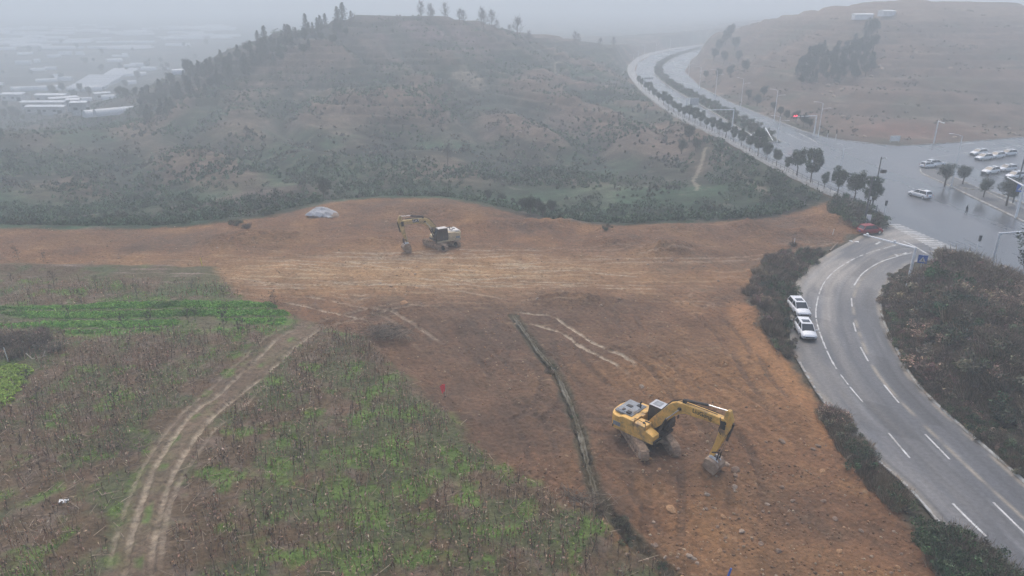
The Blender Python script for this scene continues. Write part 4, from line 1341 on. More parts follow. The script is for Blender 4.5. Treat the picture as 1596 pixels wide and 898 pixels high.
def tree_bare(s):
    g = np.random.default_rng(400 + s)
    t = thing('bare_tree', '', 'tree')
    m = MB()
    m.tube([(0, 0, -.4), (.1, 0, 3), (-.05, .1, 6.5), (.1, 0, 9.5)], [.19, .15, .1, .03], 6)
    b = []; v = []
    for k in range(46):
        z0 = 2.6 + 6.4 * g.random(); a = g.uniform(0, 6.28); L = (10 - z0) * .34 + .5
        b.append((0, 0, z0)); v.append((math.cos(a) * L, math.sin(a) * L, L * .8))
    m.build('trunk', 'bark', t)
    b = np.array(b); v = np.array(v)
    S = stick_arrays(b, v, .05, np.tile([.10, .085, .075], (len(b), 1)), .3)
    tb = np.repeat(b, 7, 0) + np.repeat(v, 7, 0) * g.uniform(.3, 1, (len(b) * 7, 1)); tv = g.normal(size=tb.shape) * .55 + [0, 0, .5]
    S2 = stick_arrays(tb, tv, .03, np.tile([.10, .088, .08], (len(tb), 1)), .4)
    lf = leaf_arrays(tb + tv, np.full(tb.shape, .4), 2, .14, np.tile([.085, .075, .055], (len(tb), 1)), .3, s)
    co, f, c = merge(S, S2, lf)
    link('crown', raw_mesh('crown', co, f, 4, c, 'leaf'), t)
    return register(t)

def tree_round(s, base=(.040, .056, .036)):
    g = np.random.default_rng(500 + s)
    t = thing('broadleaf_tree', '', 'tree')
    m = MB(); m.tube([(0, 0, -.4), (.05, .03, 1.6), (0, 0, 3.6)], [.22, .17, .09], 7)
    for k in range(6):
        a = k * 1.05 + g.random(); m.rod((0, 0, 1.7 + .2 * k), (math.cos(a) * 1.5, math.sin(a) * 1.5, 3.6 + .2 * k), .07, .02, 5)
    m.build('trunk', 'bark', t)
    cen = []; rad = []
    for k in range(26):
        d = g.normal(size=3); d /= np.linalg.norm(d); d *= g.uniform(.3, 1)
        cen.append((d[0] * 1.75, d[1] * 1.75, 4.0 + d[2] * 1.9)); rad.append([.85 + .35 * g.random()] * 3)
    cols = np.array(base) * g.uniform(.6, 1.4, (26, 1))
    co, f, c = leaf_arrays(cen, rad, 130, .14, cols, .35, s, 1.0, .7)
    link('crown', raw_mesh('crown', co, f, 4, c, 'leaf'), t)
    return register(t)

used = {}
def plant(protos, x, y, sc, label, group=None, z=None, rz=None, zs=1.0):
    k = protos[len(used.setdefault(id(protos), [])) % len(protos)]
    n = len(used[id(protos)]); used[id(protos)].append(1)
    o = k if n < len(protos) else clone(k)
    o.location = (x, y, hz(x, y) - .1 if z is None else z); o.rotation_euler = (0, 0, random.uniform(0, 6.28) if rz is None else rz)
    o.scale = (sc, sc, sc * zs); o['label'] = label
    if group: o['group'] = group
    elif 'group' in o: del o['group']
    return o
ST = [tree_street(i) for i in range(3)]
CO = [tree_conifer(i) for i in range(3)]
BA = [tree_bare(i) for i in range(3)]
BR = [tree_round(i) for i in range(2)]

# ------------------------------------------------------------------ trees in their places
def outer_y(px):
    o = [(978, 112), (990, 132), (1017, 157), (1057, 185), (1135, 222), (1180, 248), (1255, 287), (1305, 309), (1345, 328), (1383, 352)]
    return float(np.interp(px, [p[0] for p in o], [p[1] for p in o]))
near_trees = [(1354, 1.05, 'nearest round street tree, beside the utility poles at the corner'), (1330, 1.12, 'round crowned street tree just behind the utility poles at the road corner'),
              (1305, .98, 'street tree with a small second crown low on its trunk, third from the road corner'), (1263, 1.22, 'tallest dark street tree on the pavement left of the wide junction'),
              (1241, 1.15, 'street tree with a tall leaning crown just left of the tallest street tree')]
for px, sc, lb in near_trees:
    x, y = U(px, outer_y(px) - 5)
    plant(ST, x, y, sc, lb.replace('nearest round', 'nearest round'), None, .12)
pxs = [(1284, .5), (1226, .62), (1210, .95), (1194, .9), (1181, .95), (1168, .85), (1155, .9), (1143, .8), (1131, .9), (1120, .8), (1110, .85), (1101, .8), (1092, .85), (1083, .75), (1074, .85), (1066, .8), (1058, .8), (1050, .8),
       (1042, .8), (1034, .85), (1026, .8), (1019, .8), (1012, .8), (1006, .8), (1000, .9), (995, .9)]
for i, (px, sc) in enumerate(pxs):
    x, y = U(px, outer_y(px) - 4.5)
    if px == 1284:
        plant(ST, x, y, sc, 'thin sapling alone in the gap between the larger street trees', None, .12, None, 1.25)
    else:
        plant(ST, x, y, sc * random.uniform(.78, 1.18), 'small street tree in the long row along the wet carriageway edge', 'street trees along the outer pavement', .12)
for (px, py, sc, lb) in [(1472, 291, 1.12, 'dark round tree at the island tip in front of parked white cars'), (1500, 288, .95, 'dark bushy tree on the traffic island right of the white lamp mast'),
                         (1532, 309, .9, 'slim tree on the traffic island in front of the parked white cars'), (1568, 322, 1.25, 'broad low tree on the traffic island below the parking lot')]:
    x, y = U(px, py)
    plant(BR, x, y, sc * .78, lb, None, .12, None, .95)
x, y = 69.5 - 4.8, 89.0
o = plant(BR, 68.0, 86.5, 1.5, 'very large dark tree at the right frame edge beside the traffic signal arm', None, None, None, .95)
for (px, py, sc) in [(1376, 432, .55), (1400, 425, .6)]:
    pass

ridge = [(392, 84, 1.0), (404, 74, 1.0), (414, 68, 1.25), (424, 72, .8), (446, 58, 1.0), (478, 52, 1.25), (488, 50, .8), (500, 46, 1.1), (508, 44, 1.1), (527, 38, 1.35), (535, 37, 1.6), (548, 36, .9), (606, 30, .35), (629, 29, .3),
         (372, 92, .9), (360, 98, .8), (346, 102, 1.0), (330, 108, .9), (318, 114, .8), (302, 118, 1.0), (288, 124, .8), (272, 132, .9), (262, 138, .8), (250, 143, 1.0), (232, 152, .9), (222, 158, .8), (440, 66, .8), (462, 60, .8),
         (416, 90, .9), (396, 104, .8), (436, 84, .8), (380, 110, .9), (340, 128, .8), (310, 140, .9), (356, 120, .8), (280, 152, .8), (456, 74, .7)]
for i, (px, py, sc) in enumerate(ridge):
    p = ground_at(px, py + 5, 200)
    if p is None or p[1] > 480:
        p = ground_at(px, py + 14, 200)
    if p is None: continue
    big = (px == 535)
    plant(CO, p[0], p[1], sc * .86, 'tallest of the misty conifers on the hill crest' if big else 'misty dark conifer among those climbing the ridge of the central hill', None if big else 'conifers on the central hill ridge', p[2] - .5, None, .92)
for i, (px, py, sc) in enumerate([(648, 32, 1.5), (676, 32, 1.4), (686, 34, 1.6), (700, 36, 1.6), (712, 38, 1.7), (724, 40, 1.8), (736, 42, 1.9), (748, 46, 2.0), (760, 50, 1.9), (770, 52, 1.7), (792, 58, 1.6), (806, 62, 1.8), (826, 66, 1.4),
                                  (672, 100, .9), (640, 92, .9), (888, 68, 1.6), (902, 68, 1.5), (936, 74, 1.6), (950, 76, 1.4), (395, 215, 1.1), (668, 262, 1.0)]):
    p = ground_at(px, py + 4, 150)
    if p is None: p = ground_at(px, py + 16, 150)
    if p is None: continue
    lone = {14: 'bare leafless tree standing alone on the upper hill slope', 19: 'thin bare tree alone above the left valley scrub', 20: 'thin bare tree alone in the valley scrub behind the excavated brow'}.get(i)
    plant(BA, p[0] + random.uniform(-5, 5), p[1] + random.uniform(0, 14), sc * random.uniform(.4, .72), lone or 'faint bare leafless tree fading into the mist on the hill top', None if lone else 'bare trees on the misty hill top', p[2] - .3)
for i in range(95):
    t = random.random(); px = 215 + 330 * t ** .9
    py = float(np.interp(px, [215, 300, 400, 500, 560], [162, 120, 78, 48, 34])) + random.uniform(2, 46) * (1 - .3 * t)
    p = ground_at(px, py, 200)
    if p is None or p[1] > 470: continue
    plant(BR if random.random() < .6 else CO, p[0], p[1], random.uniform(.6, 1.05), 'dark hazy tree on the wooded left flank of the central hill', 'trees on the left flank of the central hill', p[2] - .4, None, .85)
# dark clump of firs on the brown hill, and the trees at its left foot
for i, (px, py, sc) in enumerate([(1258, 100, 1.5), (1268, 98, 1.6), (1275, 92, 1.7), (1285, 102, 1.3), (1262, 112, 1.2), (1296, 104, 1.2), (1310, 98, 1.2), (1322, 90, 1.3), (1335, 82, 1.3), (1345, 70, 1.3), (1357, 56, 1.8), (1350, 84, 1.2), (1356, 96, 1.1),
                                  (1342, 100, 1.1), (1328, 106, 1.1), (1312, 112, 1.1), (1298, 116, 1.1), (1282, 118, 1.1), (1270, 124, 1.0), (1348, 112, 1.0), (1330, 118, 1.0), (1240, 116, .9), (1360, 74, 1.4), (1300, 90, 1.1)]):
    p = ground_at(px, py + 8, 220)
    if p is None: continue
    plant(CO if i % 3 == 0 else BR, p[0], p[1], sc * (.62 if i % 3 == 0 else .95), 'dark tree standing in the shady clump on the brown hill right of the road', 'taller trees in the clump on the brown hill', p[2] - .3)
for i, (px, py, sc) in enumerate([(1120, 78, 1.5), (1130, 68, 1.6), (1138, 60, 1.6), (1145, 74, 1.4), (1112, 92, 1.2), (1150, 92, 1.1), (1128, 96, 1.2), (1160, 108, 1.0), (1138, 116, 1.0), (1120, 120, .9), (1190, 148, .8), (1180, 160, .8), (1166, 150, .7),
                                  (1226, 182, .6), (1240, 186, .7), (1252, 192, .7), (1262, 196, .6), (1216, 176, .6), (1205, 168, .6), (1100, 118, .8)]):
    p = ground_at(px, py + 6, 200)
    if p is None: continue
    plant(BR, p[0], p[1], sc * 1.1, 'hazy rounded tree on the slope right of the distant carriageway', 'trees on the slope right of the carriageway', p[2] - .3)
for i, (px, py, sc) in enumerate([(505, 316, 1.1), (815, 335, .7), (826, 340, .8), (838, 336, .7), (846, 343, .6), (20, 182, 1.4), (30, 188, 1.2), (8, 186, 1.3), (38, 190, 1.0), (860, 340, .7), (1062, 240, 1.0), (1074, 222, 1.2), (1084, 236, .9), (760, 318, .6), (780, 326, .6)]):
    p = ground_at(px, py - 6, 122) if py > 300 else ground_at(px, py, 150)
    if p is None: continue
    plant(BR, p[0], p[1], sc * .8, 'dark leafy tree growing out of the valley scrub' if i else 'dark narrow tree behind the pale tarpaulin heap', None if i == 0 else 'leafy trees in the valley scrub', p[2] - .4)
# trees of the plain
for i in range(60):
    px = random.uniform(-20, 330); py = random.uniform(62, 180)
    if py > 178 - max(0, px - 200) * .55: continue
    p = ground_at(px, py, 300)
    if p is None: continue
    plant(BR, p[0], p[1], random.uniform(.8, 1.5), 'small hazy tree between the fields and sheds of the plain', 'trees scattered over the plain', p[2] - .3)
# remove prototypes that found no place is not needed: every prototype is used

for i in range(60):
    u, v = random.random(), random.random()
    px = 1246 + 112 * u; py = 132 - 60 * v * u - 26 * v + random.uniform(-3, 3)
    p = ground_at(px, py, 220)
    if p is None: continue
    plant(BR if random.random() < .75 else CO, p[0], p[1], random.uniform(.6, 1.0), 'dark rounded tree in the shady clump on the brown hill', 'trees filling the clump on the brown hill', p[2] - .4, None, .85)
# hedge on the median
ml = resample(catmull(med_l, 4), 70); mr = resample(catmull(med_r, 4), 70)
for i in range(1, 66):
    for t in ((.3, .72) if i > 20 else (.2, .5, .8)):
        p = ml[i] * (1 - t) + mr[i] * t
        o = link('hedge_shrub', random.choice(SHR['green'] + SHR['olive'] + SHR['dark']), None, 'dark clipped shrub planted along the median of the wide road', 'shrub', 'shrubs planted on the median', None, (p[0] + random.uniform(-.4, .4), p[1] + random.uniform(-.6, .6), .15))
        s = random.uniform(.85, 1.4); o.scale = (s, s, s * 1.15); o.rotation_euler = (0, 0, random.uniform(0, 6.28))

# single shrubs and brush piles on the stripped ground
for (px, py, k, s, w) in [(368, 352, 'dark', 1.0, 'alone on the low soil heap at the left brow'), (385, 356, 'brown', .8, 'beside the soil heap at the left brow'), (945, 360, 'olive', .7, 'on the soil mound in front of the valley'),
                          (1236, 384, 'brown', .7, 'beside the leaning white stake')]:
    x, y = U(px, py); shrub(x, y, k, s, w)
for (px, py, s) in [(20, 540, 1.5), (45, 548, 1.6), (70, 542, 1.3), (0, 552, 1.6), (60, 532, 1.2), (30, 560, 1.1), (85, 552, 1.0), (-20, 545, 1.6)]:
    x, y = U(px, py); shrub(x, y, 'brown', s, 'in the dark thicket above the cabbage bed', zs=.8)

def brush(name, px, py, r, n, h, label, cat='brush pile'):
    g = np.random.default_rng(int(px))
    x, y = U(px, py)
    b = g.normal(size=(n, 3)) * [r * .5, r * .35, h * .3]; b[:, 2] = np.abs(b[:, 2])
    a = g.uniform(0, 6.28, n); L = g.uniform(.5, 1.6, n)
    S = stick_arrays(b, np.c_[np.cos(a) * L, np.sin(a) * L, g.normal(size=n) * .25], .02 + .015 * g.random(n), np.array([[.24, .19, .14]]) * g.uniform(.35, 1.3, (n, 1)), .5)
    link(name, raw_mesh(name, S[0], S[1], 4, S[2], 'dry'), None, label, cat, None, None, (x, y, hz(x, y)))
brush('brush_pile', 600, 528, 2.6, 420, .9, 'heap of pulled up dead stems at the upper corner of the crop field')
def weeds_along():
    g = np.random.default_rng(99)
    ln = resample([p for p in drain_l], 420)
    for i, p in enumerate(ln):
        lowp = .3 if p[1] < 45 else .06
        if g.random() > lowp * .55: continue
        x, y = p[0] + g.normal() * .45, p[1] + g.normal() * .45
        shrub(x, y, ['grass', 'olive', 'grass', 'green'][int(g.integers(0, 4))], g.uniform(.25, .6), 'straggling along the drainage channel')
weeds_along()
brush('brush_pile', 205, 698, 2.2, 200, .3, 'flat spread of pale cut stems left of the farm track')
brush('brush_pile', 905, 785, 2.0, 220, .5, 'tangle of dry stems beside the lower end of the drainage channel')
brush('brush_pile', 590, 490, 1.2, 90, .3, 'small scatter of roots on the churned soil near the ochre boulder')

# tall weeds that stand out above the crops
def weed_mesh(s):
    g = np.random.default_rng(700 + s)
    n = 16
    b = np.zeros((n, 3)); a = g.uniform(0, 6.28, n); t = g.uniform(.15, .9, n); b[:, 2] = t * 2.3
    S0 = stick_arrays([[0, 0, -.1]], [[.12, .05, 2.5]], .035, np.array([[.075, .058, .048]]), .3)
    S = stick_arrays(b, np.c_[np.cos(a) * .4, np.sin(a) * .4, np.full(n, .45)], .018, np.tile([.085, .065, .052], (n, 1)), .4)
    lf = leaf_arrays(b + np.c_[np.cos(a) * .4, np.sin(a) * .4, np.full(n, .4)], np.full((n, 3), .12), 4, .10, np.tile([.09, .075, .055], (n, 1)), .2, s)
    co, f, c = merge(S0, S, lf)
    return raw_mesh('dead_weed', co, f, 4, c, 'dry')
WM = [weed_mesh(i) for i in range(4)]
for i, (px, py) in enumerate([(234, 512), (238, 505), (295, 508), (350, 518), (353, 495), (380, 520), (350, 470), (215, 470), (150, 450), (85, 450), (20, 445), (68, 408), (30, 405), (305, 500), (372, 527), (430, 480), (110, 500), (195, 515), (45, 600), (60, 640), (130, 480), (300, 458), (268, 560), (226, 620), (180, 640)]):
    x, y = U(px, py)
    o = link('dead_weed', WM[i % 4], None, 'tall dead branching weed standing above the green vegetable rows', 'weed', 'tall dead weeds above the crops', None, (x, y, hz(x, y)))
    o.rotation_euler = (random.uniform(-.15, .15), random.uniform(-.15, .15), random.uniform(0, 6.28)); s = random.uniform(.7, 1.1); o.scale = (s, s, s)

place_shrubs()

# ------------------------------------------------------------------ stones and clods
def rock_mesh(name, s, m):
    g = np.random.default_rng(800 + s)
    b = MB(); bmesh.ops.create_icosphere(b.bm, subdivisions=2, radius=1)
    ax = g.normal(size=(7, 3)); ax /= np.linalg.norm(ax, axis=1)[:, None]; dd = g.uniform(.55, .85, 7)
    for v in b.bm.verts:
        p = np.array(v.co)
        for a, d in zip(ax, dd):
            k = p @ a
            if k > d: p = p - a * (k - d)
        v.co = Vector(p * [1, .75, .55] * (1 + g.normal() * .03))
    me = bpy.data.meshes.new(name); b.bm.to_mesh(me); b.bm.free(); me.materials.append(MATS[m])
    return me
RK = {m: [rock_mesh('boulder', i + 10 * j, m) for i in range(3)] for j, m in enumerate(('stone', 'pale_stone', 'ochre_stone'))}
def rock(px, py, s, m, label, group=None, xy=None):
    x, y = xy or U(px, py)
    o = link('boulder', random.choice(RK[m]), None, label, 'rock', group, None, (x, y, hz(x, y) + s * .08))
    o.rotation_euler = (random.uniform(-.3, .3), random.uniform(-.3, .3), random.uniform(0, 6.28)); o.scale = (s, s, s)
rock(632, 477, .7, 'ochre_stone', 'ochre boulder sitting on the churned soil below the pale wheel streaks')
rock(1133, 722, .42, 'pale_stone', 'flat pale slab of rock right of the excavator bucket')
rock(1146, 735, .48, 'stone', 'brown rock just below the flat slab near the bucket')
rock(1145, 760, .32, 'pale_stone', 'pale rock on its own further right of the excavator bucket')
rock(1047, 795, .5, 'ochre_stone', 'long tan slab lying below the near excavator')
rock(1128, 805, .3, 'ochre_stone', 'reddish tan rock on the right part of the rubble')
rock(1156, 830, .3, 'pale_stone', 'pale block in the rubble near the bottom edge')
rock(1000, 602, .35, 'pale_stone', 'pale stone on the soil just behind the near excavator')
rock(862, 575, .4, 'pale_stone', 'whitish stone resting on the bend of the drainage channel')
rock(803, 503, .4, 'pale_stone', 'white stone at the upper end of the drainage channel')
rock(1218, 690, .4, 'stone', 'brown rock near the right verge of the earthworks')
for i in range(70):
    px = random.uniform(960, 1430); py = random.uniform(690, 900)
    if px > 1290 + (py - 690) * .8: continue
    rock(px, py, random.choice([.12, .15, .18, .22, .28]), random.choice(['stone', 'pale_stone', 'stone', 'ochre_stone']), 'fist to head sized stone lying in the churned soil around the near excavator', 'loose stones around the near excavator')
for i in range(40):
    px = random.uniform(150, 1150); py = random.uniform(360, 480)
    x, y = U(px, py)
    if sdf(field, np.array([x]), np.array([y]))[0] < 1: continue
    rock(0, 0, random.choice([.15, .2, .28]), random.choice(['stone', 'pale_stone']), 'small stone on the scraped earth of the upper earthworks', 'small stones on the upper earthworks', (x, y))

def clods():
    g = np.random.default_rng(91)
    base = np.array([[1, 0, 0], [-1, 0, 0], [0, 1, 0], [0, -1, 0], [0, 0, 1], [0, 0, -.6]], float)
    tri = np.array([[0, 2, 4], [2, 1, 4], [1, 3, 4], [3, 0, 4], [2, 0, 5], [1, 2, 5], [3, 1, 5], [0, 3, 5]])
    n = 60000
    Y = 34 + 90 * g.random(n) ** 1.2; X = g.uniform(-1, 1, n) * (Y * .8 + 4)
    k = (sdf(field, X, Y) > .3) & (sdf(SITE_POLY, X, Y) < 1.0) & (np.minimum(sdf(ramp_poly, X, Y), sdf(main_poly, X, Y)) > 1.2)
    dens = .30 + .8 * fbm(X, Y, 9, 3, 92) + .35 * smooth(60, 44, Y) * smooth(5, 12, X)
    k &= g.random(n) < dens
    X, Y = X[k], Y[k]; n = len(X)
    s = .035 + .13 * g.random(n) ** 3.5
    Z = terrain(X, Y)
    P = base[None] * s[:, None, None] * g.uniform(.6, 1.3, (n, 6, 1))
    an = g.uniform(0, 6.28, n); c_, s_ = np.cos(an)[:, None], np.sin(an)[:, None]
    co = np.stack([P[..., 0] * c_ - P[..., 1] * s_ + X[:, None], P[..., 0] * s_ + P[..., 1] * c_ + Y[:, None], P[..., 2] * .8 + (Z + s * .08)[:, None]], -1).reshape(-1, 3)
    f = (tri[None] + (np.arange(n) * 6)[:, None, None]).reshape(-1, 3)
    pal = np.array([[.24, .13, .075], [.30, .18, .10], [.17, .11, .07], [.40, .30, .20], [.26, .14, .07]])
    col = np.repeat(pal[g.integers(0, 5, n)] * g.uniform(.6, 1.3, (n, 1)), 6, 0)
    link('soil_clods', raw_mesh('soil_clods', co, f, 3, col, 'dry'), None, kind='stuff')
    print('clods', n)
clods()

# ------------------------------------------------------------------ excavators
def text_mesh(s, size, depth, m):
    cu = bpy.data.curves.new('lettering', 'FONT'); cu.body = s; cu.size = size; cu.extrude = depth; cu.offset = .004 * size
    o = bpy.data.objects.new('lettering', cu); COL.objects.link(o)
    dg = bpy.context.evaluated_depsgraph_get(); dg.update()
    me = bpy.data.meshes.new_from_object(o.evaluated_get(dg)); bpy.data.objects.remove(o)
    me.materials.clear(); me.materials.append(MATS[m])
    return me

def rotz(pts, a):
    c, s = math.cos(a), math.sin(a)
    return [(p[0] * c - p[1] * s, p[0] * s + p[1] * c) + tuple(p[2:]) for p in pts]

def excavator(x, y, hd, trk, sc, label, P):
    t = thing('excavator', label, 'excavator', (x, y, hz(x, y) - .03), hd)
    t.scale = (sc,) * 3
    def wz(p):
        k1 = min(1, max(0, (p[0] - .6) / 1.6)) * min(1, max(0, (p[-1] - 1.3) / 2.6))
        return (p[0] + .34 * k1,) + tuple(p[1:-1]) + (p[-1] - .26 * k1 * math.exp(-((p[0] - 2.2) / 1.9) ** 2),)
    dphi = trk - hd
    Mz = Matrix.Rotation(dphi, 4, 'Z')
    def turn(o):
        o.data.transform(Mz); return o
    # crawler tracks
    def loop_pt(u, L=1.95, r=.45):
        """position and direction on the track loop"""
        per = 4 * L + 2 * math.pi * r; d = (u % 1) * per
        if d < 2 * L: return (-L + d, .02), 0
        d -= 2 * L
        if d < math.pi * r: a = d / r; return (L + r * math.sin(a), .02 + r - r * math.cos(a)), a
        d -= math.pi * r
        if d < 2 * L: return (L - d, .02 + 2 * r), math.pi
        d -= 2 * L; a = d / r
        return (-L - r * math.sin(a), .02 + r + r * math.cos(a)), math.pi + a
    for sy in (-1.2, 1.2):
        b = MB()
        n = 46
        for k in range(n):
            (lx, lz), a = loop_pt(k / n)
            b.box((lx, sy, lz + .05), (.185, .6, .06), (0, -a, 0))
            nx, nz = math.sin(a), -math.cos(a)
            b.box((lx + nx * .04, sy, lz + .05 + nz * .04), (.03, .6, .05), (0, -a, 0))
        tr = turn(b.build('crawler_track', 'muddy_steel', t))
        b = MB()
        b.box((0, sy, .5), (3.9, .34, .42)); b.box((0, sy, .74), (2.9, .42, .06))
        for k in range(8): b.rod((-1.45 + k * .41, sy - .24, .22), (-1.45 + k * .41, sy + .24, .22), .14, n=10)
        turn(b.build('track_frame', 'muddy_steel', tr))
        b = MB(); b.rod((-1.95, sy - .32, .52), (-1.95, sy + .32, .52), .30, n=16); b.rod((-1.95, sy - .36, .52), (-1.95, sy + .36, .52), .15, n=12)
        turn(b.build('sprocket', 'black_steel', tr))
        b = MB(); b.rod((1.95, sy - .29, .52), (1.95, sy + .29, .52), .33, n=18); b.rod((1.95, sy - .34, .52), (1.95, sy + .34, .52), .13, n=12)
        turn(b.build('idler_wheel', P['idler'], tr))
    b = MB(); b.box((0, 0, .62), (1.5, 1.9, .34)); b.rod((0, 0, .6), (0, 0, 1.02), .68, .62, n=24)
    for sx in (-1, 1):
        for sy in (-1, 1):
            b.rod((sx * .45, sy * .3, .66), (sx * 1.05, sy * 1.1, .5), .2, .17, n=8)
    turn(b.build('undercarriage', 'muddy_steel', t, .02))
    # revolving deck
    b = MB(); b.box((-.55, 0, 1.12), (3.7, 2.56, .2)); b.box((.75, 0, 1.25), (1.2, .7, .26))
    b.build('deck', 'black_steel', t, .02)
    b = MB(); b.box((-.4, -1.30, 1.12), (3.2, .1, .24)); b.box((-.4, 1.30, 1.12), (3.2, .1, .24)); b.build('deck_skirt', P['body'], t, .02)
    arc = [(-1.75, -1.36), (-2.2, -1.33), (-2.55, -1.1), (-2.72, -.7), (-2.8, -.25), (-2.8, .25), (-2.72, .7), (-2.55, 1.1), (-2.2, 1.33), (-1.75, 1.36)]
    b = MB(); b.prism(arc, .98, 2.08, 'z'); cwt = b.build('counterweight', P['body'], t, .05)
    b = MB(); b.box((-1.95, -1.365, 1.45), (.62, .02, .32)); b.box((-1.95, 1.365, 1.45), (.62, .02, .32)); b.build('vent_panel', 'grey_paint', cwt)
    # housing: side doors, hood
    b = MB()
    b.prism([(-1.75, 1.22), (-1.75, 2.12), (-1.5, 2.22), (-.55, 2.22), (-.5, 1.22)], -1.33, -.2)
    b.prism([(-1.75, 1.22), (-1.75, 2.12), (-1.5, 2.22), (-.55, 2.22), (-.5, 1.22)], .2, 1.33)
    b.box((-1.1, 0, 1.7), (1.25, .45, .95))
    eng = b.build('engine_housing', P['body'], t, .03)
    b = MB(); b.box((-1.72, .05, 2.22), (1.5, 1.95, .16)); b.box((-1.72, .05, 2.32), (1.3, 1.7, .06)); hood = b.build('hood', P['hood'], t, .03)
    b = MB(); b.box((-1.35, -.72, 2.38), (.34, .3, .1)); b.box((-1.9, -.6, 2.37), (.2, .25, .06)); b.box((-1.35, .6, 2.37), (.3, .3, .06)); b.box((-1.85, .1, 2.37), (.45, .3, .04)); b.build('hood_grille', 'black_steel', hood)
    b = MB(); b.rod((-1.15, .45, 2.3), (-1.15, .45, 2.78), .06, n=10); b.rod((-1.15, .45, 2.75), (-1.05, .45, 2.9), .055, n=10); b.build('exhaust_pipe', 'black_steel', t)
    b = MB(); b.box((-.02, -.86, 1.68), (.96, .92, .92)); b.prism([(.46, 1.22), (.46, 1.85), (.95, 1.72), (1.2, 1.6), (1.2, 1.22)], -1.32, -.52)
    tank = b.build('fuel_tank', P['body'], t, .05)
    b = MB(); b.rod((.1, -.9, 2.14), (.1, -.9, 2.22), .09, n=12); b.box((.2, -.6, 2.17), (.4, .1, .04)); b.build('filler_cap', 'black_steel', tank)
    b = MB()
    for (a, c2) in (((.46, -1.28, 1.85), (.46, -1.28, 2.45)), ((.46, -1.28, 2.45), (-.45, -1.28, 2.5)), ((-.45, -1.28, 2.5), (-.45, -1.28, 2.14))):
        b.rod(a, c2, .022, n=6)
    b.build('handrail', 'black_steel', t)
    # cab, on the left of the boom
    cab_side = [(-.42, 1.22), (-.48, 2.2), (-.40, 2.88), (-.25, 2.96), (.95, 2.96), (1.12, 2.85), (1.38, 1.95), (1.36, 1.5), (1.15, 1.22)]
    b = MB(); b.prism(cab_side, .42, 1.34)
    cab = b.build('cab', 'black_steel', t, .03)
    b = MB()
    b.prism([(-.32, 1.95), (-.32, 2.78), (.25, 2.78), (.25, 1.95)], 1.342, 1.35); b.prism([(.34, 1.55), (.34, 2.78), (.9, 2.78), (1.2, 1.95), (1.18, 1.55)], 1.342, 1.35)
    b.prism([(-.32, 1.95), (-.32, 2.78), (.9, 2.78), (1.2, 1.95)], .41, .418)
    b.build('side_window', 'glass', cab)
    b = MB(); b.prism([(1.125, 2.80), (1.145, 2.80), (1.40, 1.95), (1.385, 1.5), (1.365, 1.5), (1.375, 1.95)], .5, 1.26); b.build('windscreen', 'glass', cab)
    b = MB(); b.box((.3, .88, 2.985), (1.38, .94, .05)); b.build('roof', P['roof'], cab, .02)
    b = MB(); b.box((.1, .88, 3.02), (.6, .6, .03)); b.build('roof_hatch', P['roof2'], cab, .01)
    b = MB(); b.rod((1.3, 1.38, 2.1), (1.45, 1.5, 2.3), .015, n=5); b.box((1.45, 1.52, 2.2), (.04, .16, .3)); b.build('mirror', 'black_steel', cab)
    # boom, stick, bucket
    top = [(.02, 1.95), (.35, 2.45), (1.45, 4.2), (1.85, 4.62), (2.35, 4.78), (3.6, 4.72), (5.45, 4.62), (5.68, 4.48), (5.66, 4.22), (5.45, 4.1), (3.6, 4.05), (2.55, 4.08), (2.2, 3.92), (1.9, 3.5), (.75, 1.75), (.45, 1.5), (.12, 1.55)]
    b = MB(); top = [wz(p) for p in top]; b.prism(top, -.23, .23); boom = b.build('boom', P['boom'], t, .03)
    b = MB(); b.rod((.25, -.32, 1.8), (.25, .32, 1.8), .15, n=12); b.rod(wz((2.15, -.34, 4.3)), wz((2.15, .34, 4.3)), .13, n=12); b.rod(wz((5.52, -.3, 4.36)), wz((5.52, .3, 4.36)), .14, n=12); b.build('boom_pin', 'black_steel', boom)
    b = MB()
    for yy in (-.1, .1):
        b.tube([wz(q) for q in [(.6, yy, 2.8), (1.5, yy, 4.4), (2.0, yy, 4.80), (2.5, yy, 4.9), (4.9, yy, 4.75)]], .03, 5)
    b.tube([wz(q) for q in [(5.2, -.28, 4.7), (5.35, -.42, 4.3), (5.25, -.4, 3.8), (5.4, -.2, 3.4)]], .03, 5)
    b.build('hydraulic_hose', 'rubber', boom)
    for yy in (-.42, .42):
        b = MB(); b.rod((.95, yy, 1.35), (1.62, yy, 2.95), .095, n=12); cyl = b.build('boom_cylinder', P['cyl'], t)
        b = MB(); b.rod((1.62, yy, 2.95), wz((2.15, yy * .75, 4.25)), .05, n=10); b.build('piston_rod', 'chrome', cyl)
    b = MB(); b.rod(wz((2.35, 0, 5.0)), wz((4.15, 0, 5.16)), .10, n=12); b.box(wz((2.35, 0, 4.88)), (.25, .2, .3)); cyl = b.build('stick_cylinder', P['cyl'], t)
    b = MB(); b.rod(wz((4.15, 0, 5.16)), wz((5.66, 0, 5.22)), .055, n=10); b.build('piston_rod', 'chrome', cyl)
    st = [(5.48, 5.22), (5.62, 5.34), (5.78, 5.28), (6.02, 4.65), (5.98, 4.1), (5.80, 3.5), (5.28, 1.32), (5.14, 1.22), (4.98, 1.32), (5.12, 2.4), (5.22, 3.7), (5.34, 4.3)]
    st = [wz(p) for p in st]; b = MB(); b.prism(st, -.17, .17); stk = b.build('stick', P['stick'], t, .02)
    b = MB(); b.box(wz((5.42, 0, 4.15)), (.34, .5, .62)); b.build('stick_bracket', 'black_steel', stk, .03)
    b = MB(); b.rod(wz((6.06, 0, 4.45)), wz((5.86, 0, 3.0)), .09, n=12); cyl = b.build('bucket_cylinder', P['cyl'], t)
